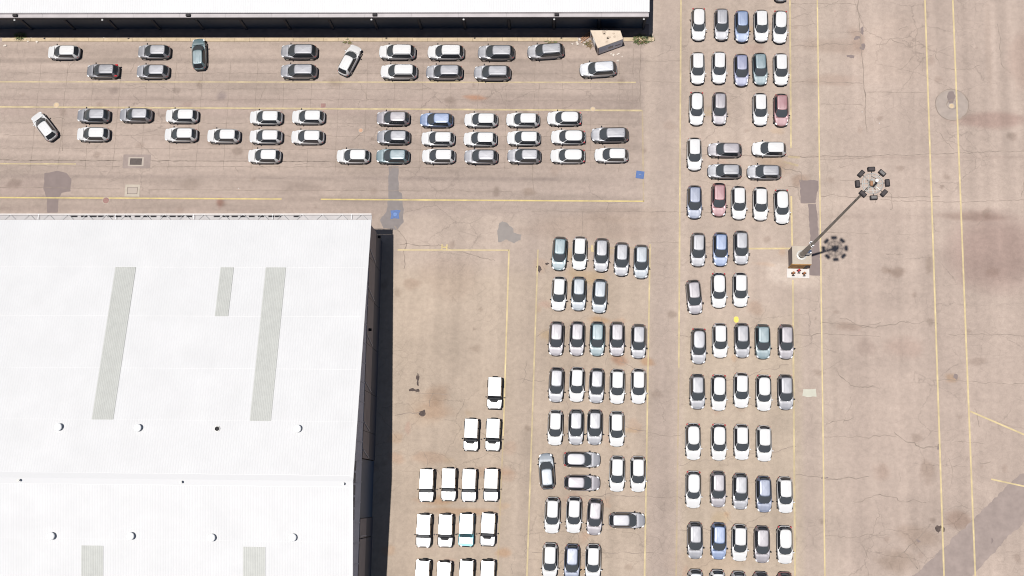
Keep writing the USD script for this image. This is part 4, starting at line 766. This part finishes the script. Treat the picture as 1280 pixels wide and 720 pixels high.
CARS = [
 ('X', 'charcoal', 26.64, 67.0, -89.9, 'charcoal car cut off by the top edge above the mast block', 'cars parked in the block beside the mast'),
 ('H', 'white', 15.96, 61.45, -90.1, 'white hatchback, leftmost in the first straight row of the mast block', 'cars parked in the block beside the mast'),
 ('X', 'grey', 18.96, 61.46, -90.1, 'grey crossover, second from left in the first straight row of the mast block', 'cars parked in the block beside the mast'),
 ('X', 'blue', 21.61, 61.26, -89.9, 'blue crossover, third from left in the first straight row of the mast block', 'cars parked in the block beside the mast'),
 ('X', 'white', 24.11, 61.35, -89.3, 'white crossover, fourth from left in the first straight row of the mast block', 'cars parked in the block beside the mast'),
 ('H', 'white', 26.55, 61.25, -92, 'white hatchback, rightmost in the first straight row of the mast block', 'cars parked in the block beside the mast'),
 ('X', 'white', 15.88, 55.35, -89.4, 'white crossover, leftmost in the second straight row of the mast block', 'cars parked in the block beside the mast'),
 ('X', 'white', 18.65, 55.47, -90.7, 'white crossover, second from left in the second straight row of the mast block', 'cars parked in the block beside the mast'),
 ('X', 'violet', 21.52, 55.2, -89.4, 'violet blue crossover, third from left in the second straight row of the mast block', 'cars parked in the block beside the mast'),
 ('X', 'teal', 23.94, 55.39, -88, 'dark teal crossover, fourth from left in the second straight row of the mast block', 'cars parked in the block beside the mast'),
 ('X', 'white', 26.61, 55.38, -89.6, 'white crossover, rightmost in the second straight row of the mast block', 'cars parked in the block beside the mast'),
 ('H', 'white', 15.77, 49.84, -90.5, 'white hatchback, leftmost in the third straight row of the mast block', 'cars parked in the block beside the mast'),
 ('X', 'brown', 18.73, 49.91, -90.6, 'brownish grey crossover, second from left in the third straight row of the mast block', 'cars parked in the block beside the mast'),
 ('X', 'white', 23.92, 49.89, -89.6, 'white crossover, third from left in the third straight row of the mast block', 'cars parked in the block beside the mast'),
 ('X', 'red', 26.61, 49.85, -90.0, 'red crossover, rightmost in the third straight row of the mast block', 'cars parked in the block beside the mast'),
 ('X', 'white', 15.53, 43.71, -89.4, 'white crossover pointing south left of the four sideways cars in the mast block', 'cars parked in the block beside the mast'),
 ('X', 'navy', 15.59, 37.35, -90.4, 'navy crossover, leftmost in the fourth straight row of the mast block', 'cars parked in the block beside the mast'),
 ('X', 'red', 18.67, 37.72, -90.3, 'red crossover, second from left in the fourth straight row of the mast block', 'cars parked in the block beside the mast'),
 ('X', 'white', 21.19, 37.38, -89.8, 'white crossover, third from left in the fourth straight row of the mast block', 'cars parked in the block beside the mast'),
 ('X', 'white', 23.92, 37.32, -90.6, 'white crossover, fourth from left in the fourth straight row of the mast block', 'cars parked in the block beside the mast'),
 ('H', 'white', 26.61, 37.01, -88.5, 'white hatchback, rightmost in the fourth straight row of the mast block', 'cars parked in the block beside the mast'),
 ('X', 'grey', 16.08, 31.15, -90.7, 'grey crossover, leftmost in the fifth straight row of the mast block', 'cars parked in the block beside the mast'),
 ('X', 'blue', 18.89, 31.27, -90.5, 'blue crossover, second from left in the fifth straight row of the mast block', 'cars parked in the block beside the mast'),
 ('X', 'grey', 21.48, 31.55, -90.0, 'grey crossover, rightmost in the fifth straight row of the mast block', 'cars parked in the block beside the mast'),
 ('X', 'brown', 15.64, 25.05, -85, 'brownish grey crossover, leftmost in the sixth straight row of the mast block', 'cars parked in the block beside the mast'),
 ('H', 'white', 18.69, 25.98, -89.4, 'white hatchback, second from left in the sixth straight row of the mast block', 'cars parked in the block beside the mast'),
 ('X', 'white', 21.37, 26.11, -90.3, 'white crossover, rightmost in the sixth straight row of the mast block', 'cars parked in the block beside the mast'),
 ('H', 'grey', 16.23, 18.86, -90.1, 'grey hatchback, leftmost in the seventh straight row of the mast block', 'cars parked in the block beside the mast'),
 ('X', 'white', 18.86, 19.64, -89.6, 'white crossover, second from left in the seventh straight row of the mast block', 'cars parked in the block beside the mast'),
 ('X', 'charcoal', 21.59, 19.73, -89.4, 'charcoal crossover, third from left in the seventh straight row of the mast block', 'cars parked in the block beside the mast'),
 ('X', 'teal', 24.14, 19.66, -89.8, 'dark teal crossover, fourth from left in the seventh straight row of the mast block', 'cars parked in the block beside the mast'),
 ('X', 'brown', 26.99, 19.73, -90.3, 'brownish grey crossover, rightmost in the seventh straight row of the mast block', 'cars parked in the block beside the mast'),
 ('X', 'charcoal', 16.11, 13.18, -89.4, 'charcoal crossover, leftmost in the eighth straight row of the mast block', 'cars parked in the block beside the mast'),
 ('H', 'white', 18.73, 13.15, -90.4, 'white hatchback, second from left in the eighth straight row of the mast block', 'cars parked in the block beside the mast'),
 ('X', 'white', 21.48, 13.51, -90.7, 'white crossover, third from left in the eighth straight row of the mast block', 'cars parked in the block beside the mast'),
 ('H', 'white', 24.22, 13.29, -90.1, 'white hatchback, fourth from left in the eighth straight row of the mast block', 'cars parked in the block beside the mast'),
 ('X', 'charcoal', 26.89, 13.46, -89.6, 'charcoal crossover, rightmost in the eighth straight row of the mast block', 'cars parked in the block beside the mast'),
 ('H', 'white', 15.63, 7.04, -89.3, 'white hatchback, leftmost in the ninth straight row of the mast block', 'cars parked in the block beside the mast'),
 ('H', 'white', 18.75, 7.08, -90.2, 'white hatchback, second from left in the ninth straight row of the mast block', 'cars parked in the block beside the mast'),
 ('X', 'white', 21.51, 7.18, -89.9, 'white crossover, third from left in the ninth straight row of the mast block', 'cars parked in the block beside the mast'),
 ('X', 'white', 24.23, 7.09, -90.1, 'white crossover, rightmost in the ninth straight row of the mast block', 'cars parked in the block beside the mast'),
 ('H', 'white', 15.68, 1.25, -90.4, 'white hatchback, leftmost in the tenth straight row of the mast block', 'cars parked in the block beside the mast'),
 ('X', 'brown', 18.67, 1.41, -90.2, 'brownish grey crossover, second from left in the tenth straight row of the mast block', 'cars parked in the block beside the mast'),
 ('X', 'grey', 21.36, 1.24, -90.6, 'grey crossover, third from left in the tenth straight row of the mast block', 'cars parked in the block beside the mast'),
 ('X', 'navy', 24.18, 1.0, -89.5, 'navy crossover, fourth from left in the tenth straight row of the mast block', 'cars parked in the block beside the mast'),
 ('X', 'white', 26.72, 1.01, -89.2, 'white crossover, rightmost in the tenth straight row of the mast block', 'cars parked in the block beside the mast'),
 ('X', 'charcoal', 15.94, -4.79, -89.5, 'charcoal crossover, leftmost in the eleventh straight row of the mast block', 'cars parked in the block beside the mast'),
 ('X', 'blue', 18.76, -4.76, -90.6, 'blue crossover, second from left in the eleventh straight row of the mast block', 'cars parked in the block beside the mast'),
 ('X', 'white', 21.26, -4.86, -90.8, 'white crossover, third from left in the eleventh straight row of the mast block', 'cars parked in the block beside the mast'),
 ('X', 'brown', 23.94, -4.95, -90.3, 'brownish grey crossover, fourth from left in the eleventh straight row of the mast block', 'cars parked in the block beside the mast'),
 ('H', 'white', 26.65, -4.9, -90.0, 'white hatchback, rightmost in the eleventh straight row of the mast block', 'cars parked in the block beside the mast'),
 ('X', 'silver', 16.01, -10.36, -89.7, 'silver crossover cut by the bottom edge, leftmost in the mast block', 'cars parked in the block beside the mast'),
 ('X', 'white', 18.64, -10.3, -89.5, 'white crossover cut by the bottom edge, second from left in the mast block', 'cars parked in the block beside the mast'),
 ('X', 'silver', 21.15, -10.39, -89.4, 'silver crossover cut by the bottom edge, third from left in the mast block', 'cars parked in the block beside the mast'),
 ('X', 'grey', 23.78, -10.33, -90.1, 'grey crossover cut by the bottom edge, fourth from left in the mast block', 'cars parked in the block beside the mast'),
 ('X', 'red', 26.6, -10.27, -90.7, 'red crossover cut by the bottom edge, rightmost in the mast block', 'cars parked in the block beside the mast'),
 ('X', 'teal', -1.39, 30.18, -92.5, 'dark teal crossover, leftmost in the first row of the middle block', 'cars parked in the middle block'),
 ('X', 'white', 1.15, 30.29, -90.7, 'white crossover, second from left in the first row of the middle block', 'cars parked in the middle block'),
 ('X', 'charcoal', 3.92, 30.13, -91, 'charcoal crossover, third from left in the first row of the middle block', 'cars parked in the middle block'),
 ('X', 'charcoal', 6.48, 29.66, -91, 'charcoal crossover, fourth from left in the first row of the middle block', 'cars parked in the middle block'),
 ('X', 'slate', 8.95, 29.41, -90.3, 'slate blue crossover, rightmost in the first row of the middle block', 'cars parked in the middle block'),
 ('X', 'white', -1.33, 25.0, -91.5, 'white crossover, leftmost in the second row of the middle block', 'cars parked in the middle block'),
 ('X', 'slate', 1.17, 25.07, -90.7, 'slate blue crossover, second from left in the second row of the middle block', 'cars parked in the middle block'),
 ('X', 'slate', 3.81, 24.83, -92, 'slate blue crossover, rightmost in the second row of the middle block', 'cars parked in the middle block'),
 ('X', 'brown', -1.49, 19.27, -91.5, 'brownish grey crossover, leftmost in the third row of the middle block', 'cars parked in the middle block'),
 ('X', 'brown', 1.11, 19.35, -91, 'brownish grey crossover, second from left in the third row of the middle block', 'cars parked in the middle block'),
 ('X', 'teal', 3.63, 19.4, -90.6, 'dark teal crossover, third from left in the third row of the middle block', 'cars parked in the middle block'),
 ('X', 'brown', 6.09, 19.46, -89.9, 'brownish grey crossover, fourth from left in the third row of the middle block', 'cars parked in the middle block'),
 ('X', 'charcoal', 8.78, 19.24, -90.4, 'charcoal crossover, rightmost in the third row of the middle block', 'cars parked in the middle block'),
 ('X', 'grey', -1.32, 13.47, -91.5, 'grey crossover, leftmost in the fourth row of the middle block', 'cars parked in the middle block'),
 ('X', 'white', 1.22, 13.59, -91, 'white crossover, second from left in the fourth row of the middle block', 'cars parked in the middle block'),
 ('X', 'grey', 3.68, 13.53, -91.5, 'grey crossover, third from left in the fourth row of the middle block', 'cars parked in the middle block'),
 ('X', 'white', 6.23, 13.51, -90.6, 'white crossover, fourth from left in the fourth row of the middle block', 'cars parked in the middle block'),
 ('X', 'white', 8.85, 13.61, -89.8, 'white crossover, rightmost in the fourth row of the middle block', 'cars parked in the middle block'),
 ('X', 'white', -1.3, 8.17, -90.5, 'white crossover, leftmost in the fifth row of the middle block', 'cars parked in the middle block'),
 ('X', 'grey', 1.26, 8.31, -89.9, 'grey crossover, second from left in the fifth row of the middle block', 'cars parked in the middle block'),
 ('X', 'charcoal', 3.57, 8.39, -90.3, 'charcoal crossover, third from left in the fifth row of the middle block', 'cars parked in the middle block'),
 ('X', 'white', 6.26, 8.27, -89.3, 'white crossover, rightmost in the fifth row of the middle block', 'cars parked in the middle block'),
 ('X', 'white', -1.35, -2.44, -90.7, 'white crossover, leftmost in the second lowest row of the middle block', 'cars parked in the middle block'),
 ('X', 'white', 1.27, -2.31, -91, 'white crossover, second from left in the second lowest row of the middle block', 'cars parked in the middle block'),
 ('X', 'brown', 3.8, -2.46, -92.5, 'brownish grey crossover, third from left in the second lowest row of the middle block', 'cars parked in the middle block'),
 ('X', 'white', -1.48, -7.9, -90.2, 'white crossover, leftmost in the bottom row of the middle block', 'cars parked in the middle block'),
 ('X', 'navy', 1.19, -7.95, -90.4, 'navy crossover, second from left in the bottom row of the middle block', 'cars parked in the middle block'),
 ('X', 'white', 3.72, -7.85, -90.4, 'white crossover, rightmost in the bottom row of the middle block', 'cars parked in the middle block'),
 ('X', 'brown', 19.41, 44.31, 181, 'brownish grey crossover parked sideways, upper left of the four beside the mast', 'cars parked in the block beside the mast'),
 ('X', 'charcoal', 19.4, 41.47, 181, 'charcoal crossover parked sideways, lower left of the four beside the mast', 'cars parked in the block beside the mast'),
 ('X', 'white', 25.04, 44.56, 181, 'white crossover parked sideways, upper right of the four beside the mast', 'cars parked in the block beside the mast'),
 ('X', 'charcoal', 24.41, 41.48, 181, 'charcoal crossover parked sideways, lower right of the four beside the mast', 'cars parked in the block beside the mast'),
 ('X', 'slate', -2.2, 2.82, 96, 'slate blue crossover facing north at the left edge of the middle block', 'cars parked in the middle block'),
 ('H', 'grey', 2.09, 4.38, 0.5, 'grey hatchback with red tail lights parked sideways above another in the middle block', 'cars parked in the middle block'),
 ('X', 'brown', 2.17, 1.57, 0.5, 'brownish grey crossover parked sideways below another in the middle block', 'cars parked in the middle block'),
 ('X', 'white', 6.41, 2.82, -90.5, 'white crossover just right of the two sideways cars in the middle block', 'cars parked in the middle block'),
 ('X', 'white', 8.96, 2.88, -89.4, 'white crossover at the right edge level with the two sideways middle cars', 'cars parked in the middle block'),
 ('X', 'grey', 7.72, -2.72, 1.5, 'grey crossover parked sideways alone at lower right of the middle block', 'cars parked in the middle block'),
 ('J', 'white', -8.93, 12.13, -89.6, 'lone boxy white off-roader nearest the top of the warehouse yard', 'off-roaders parked beside the warehouse'),
 ('J', 'white', -11.64, 6.9, -90.4, 'white boxy off-roader, leftmost in the second row beside the warehouse', 'off-roaders parked beside the warehouse'),
 ('J', 'white', -8.94, 6.99, -90.5, 'white boxy off-roader, second from left in the second row beside the warehouse', 'off-roaders parked beside the warehouse'),
 ('J', 'white_plain', -16.86, 0.56, -89.5, 'white boxy off-roader, leftmost in the third row beside the warehouse', 'off-roaders parked beside the warehouse'),
 ('J', 'white_plain', -14.13, 0.76, -89.6, 'white boxy off-roader, second from left in the third row beside the warehouse', 'off-roaders parked beside the warehouse'),
 ('J', 'white_plain', -11.63, 0.75, -89.7, 'white boxy off-roader, third from left in the third row beside the warehouse', 'off-roaders parked beside the warehouse'),
 ('J', 'white_plain', -8.93, 0.88, -89.9, 'white boxy off-roader, rightmost in the third row beside the warehouse', 'off-roaders parked beside the warehouse'),
 ('J', 'white_plain', -16.93, -4.89, -90.0, 'white boxy off-roader, leftmost in the fourth row beside the warehouse', 'off-roaders parked beside the warehouse'),
 ('J', 'white', -14.27, -4.79, -89.8, 'white boxy off-roader, second from left in the fourth row beside the warehouse', 'off-roaders parked beside the warehouse'),
 ('J', 'turquoise', -11.74, -4.62, -90.1, 'turquoise bonneted boxy off-roader, third from left in the fourth row beside the warehouse', 'off-roaders parked beside the warehouse'),
 ('J', 'white', -9.1, -4.46, -90.6, 'white boxy off-roader, rightmost in the fourth row beside the warehouse', 'off-roaders parked beside the warehouse'),
 ('J', 'white', -16.81, -10.33, -90.7, 'white boxy off-roader, leftmost in the fifth row beside the warehouse', 'off-roaders parked beside the warehouse'),
 ('J', 'white', -14.21, -10.42, -90.8, 'white boxy off-roader, second from left in the fifth row beside the warehouse', 'off-roaders parked beside the warehouse'),
 ('J', 'white', -11.5, -10.13, -90.5, 'white boxy off-roader, third from left in the fifth row beside the warehouse', 'off-roaders parked beside the warehouse'),
 ('J', 'white', -8.94, -10.06, -90.4, 'white boxy off-roader, rightmost in the fifth row beside the warehouse', 'off-roaders parked beside the warehouse'),
 ('X', 'white', -68.67, 56.06, 181, 'white crossover, leftmost in the row nearest the long shed', 'cars parked in rows below the long shed'),
 ('X', 'grey', -56.36, 56.35, 181, 'grey crossover, second from left in the row nearest the long shed', 'cars parked in rows below the long shed'),
 ('X', 'teal', -50.21, 56.14, 96, 'dark teal crossover, third from left in the row nearest the long shed', 'cars parked in rows below the long shed'),
 ('U', 'charcoal', -36.74, 56.68, 181, 'charcoal large SUV, fourth from left in the row nearest the long shed', 'cars parked in rows below the long shed'),
 ('X', 'white', -29.91, 55.62, 66, 'white crossover parked askew, fifth from left in the row nearest the long shed', 'cars parked in rows below the long shed'),
 ('U', 'white', -23.62, 56.85, 181, 'white large SUV, sixth from left in the row nearest the long shed', 'cars parked in rows below the long shed'),
 ('U', 'white', -17.15, 56.93, 181, 'white large SUV, seventh from left in the row nearest the long shed', 'cars parked in rows below the long shed'),
 ('U', 'charcoal', -10.49, 57.0, 181, 'charcoal large SUV, eighth from left in the row nearest the long shed', 'cars parked in rows below the long shed'),
 ('U', 'charcoal', -3.97, 57.3, 185, 'charcoal large SUV, rightmost in the row nearest the long shed', 'cars parked in rows below the long shed'),
 ('X', 'darkred', -63.06, 53.5, 181, 'dark grey crossover with red tail lights, leftmost in the second row from the long shed', 'cars parked in rows below the long shed'),
 ('X', 'grey', -56.27, 53.56, 181, 'grey crossover, second from left in the second row from the long shed', 'cars parked in rows below the long shed'),
 ('U', 'charcoal', -36.58, 53.9, 181, 'charcoal large SUV, third from left in the second row from the long shed', 'cars parked in rows below the long shed'),
 ('U', 'white', -23.25, 54.1, 181, 'white large SUV, fourth from left in the second row from the long shed', 'cars parked in rows below the long shed'),
 ('U', 'charcoal', -17.22, 54.14, 181, 'charcoal large SUV, fifth from left in the second row from the long shed', 'cars parked in rows below the long shed'),
 ('U', 'charcoal', -10.89, 54.18, 181, 'charcoal large SUV, sixth from left in the second row from the long shed', 'cars parked in rows below the long shed'),
 ('U', 'silver', 2.96, 54.93, 185, 'silver large SUV, rightmost in the second row from the long shed', 'cars parked in rows below the long shed'),
 ('X', 'white', -70.15, 45.63, 131, 'white crossover parked diagonally, leftmost in the third row from the long shed', 'cars parked in rows below the long shed'),
 ('X', 'charcoal', -63.69, 47.26, 181, 'charcoal crossover, second from left in the third row from the long shed', 'cars parked in rows below the long shed'),
 ('X', 'grey', -57.97, 47.44, 181, 'grey crossover, third from left in the third row from the long shed', 'cars parked in rows below the long shed'),
 ('X', 'white', -51.77, 47.45, 181, 'white crossover, fourth from left in the third row from the long shed', 'cars parked in rows below the long shed'),
 ('X', 'white', -40.5, 47.46, 181, 'white crossover, fifth from left in the third row from the long shed', 'cars parked in rows below the long shed'),
 ('X', 'white', -34.89, 47.64, 181, 'white crossover, sixth from left in the third row from the long shed', 'cars parked in rows below the long shed'),
 ('X', 'brown', -23.67, 47.69, 181, 'brownish grey crossover, seventh from left in the third row from the long shed', 'cars parked in rows below the long shed'),
 ('X', 'blue', -17.95, 47.57, 181, 'blue crossover, eighth from left in the third row from the long shed', 'cars parked in rows below the long shed'),
 ('X', 'white', -12.13, 47.69, 181, 'white crossover, ninth from left in the third row from the long shed', 'cars parked in rows below the long shed'),
 ('X', 'white', -6.67, 47.82, 181, 'white crossover, tenth from left in the third row from the long shed', 'cars parked in rows below the long shed'),
 ('H', 'white', -1.29, 48.14, 181, 'white hatchback, rightmost in the third row from the long shed', 'cars parked in rows below the long shed'),
 ('X', 'white', -63.46, 44.69, 181, 'white crossover, leftmost in the fourth row from the long shed', 'cars parked in rows below the long shed'),
 ('X', 'white', -51.67, 44.86, 181, 'white crossover, second from left in the fourth row from the long shed', 'cars parked in rows below the long shed'),
 ('X', 'white', -45.96, 44.82, 181, 'white crossover, third from left in the fourth row from the long shed', 'cars parked in rows below the long shed'),
 ('X', 'white', -40.32, 44.83, 181, 'white crossover, fourth from left in the fourth row from the long shed', 'cars parked in rows below the long shed'),
 ('X', 'white', -34.79, 44.9, 181, 'white crossover, fifth from left in the fourth row from the long shed', 'cars parked in rows below the long shed'),
 ('X', 'charcoal', -23.47, 45.12, 181, 'charcoal crossover, sixth from left in the fourth row from the long shed', 'cars parked in rows below the long shed'),
 ('X', 'white', -17.63, 45.04, 181, 'white crossover, seventh from left in the fourth row from the long shed', 'cars parked in rows below the long shed'),
 ('X', 'white', -12.12, 45.11, 181, 'white crossover, eighth from left in the fourth row from the long shed', 'cars parked in rows below the long shed'),
 ('X', 'white', -6.48, 45.34, 181, 'white crossover, ninth from left in the fourth row from the long shed', 'cars parked in rows below the long shed'),
 ('H', 'white', -0.71, 45.62, 181, 'white hatchback, tenth from left in the fourth row from the long shed', 'cars parked in rows below the long shed'),
 ('U', 'charcoal', 4.66, 46.0, 182, 'charcoal large SUV, rightmost in the fourth row from the long shed', 'cars parked in rows below the long shed'),
 ('X', 'white', -40.32, 42.19, 181, 'white crossover, leftmost in the fifth row from the long shed', 'cars parked in rows below the long shed'),
 ('X', 'white', -28.61, 42.43, 181, 'white crossover, second from left in the fifth row from the long shed', 'cars parked in rows below the long shed'),
 ('X', 'teal', -23.42, 42.53, 181, 'dark teal crossover, third from left in the fifth row from the long shed', 'cars parked in rows below the long shed'),
 ('X', 'white', -17.44, 42.67, 181, 'white crossover, fourth from left in the fifth row from the long shed', 'cars parked in rows below the long shed'),
 ('X', 'grey', -11.92, 42.73, 181, 'grey crossover, fifth from left in the fifth row from the long shed', 'cars parked in rows below the long shed'),
 ('X', 'grey', -6.33, 42.93, 181, 'grey crossover, sixth from left in the fifth row from the long shed', 'cars parked in rows below the long shed'),
 ('H', 'white', -0.7, 43.07, 181, 'white hatchback, seventh from left in the fifth row from the long shed', 'cars parked in rows below the long shed'),
 ('X', 'white', 4.92, 43.3, 181, 'white crossover, rightmost in the fifth row from the long shed', 'cars parked in rows below the long shed'),
]
first = {}
for kind, color, x, y, hd, label, group in CARS:
    k = (kind, color)
    if k in first: copy_of(first[k], label, (x, y, 0), hd, group)
    else:
        t = first[k] = make_car(kind, color, label, group)
        o = t.GetOrderedXformOps(); o[0].Set(Gf.Vec3d(x, y, 0)); o[1].Set(hd)
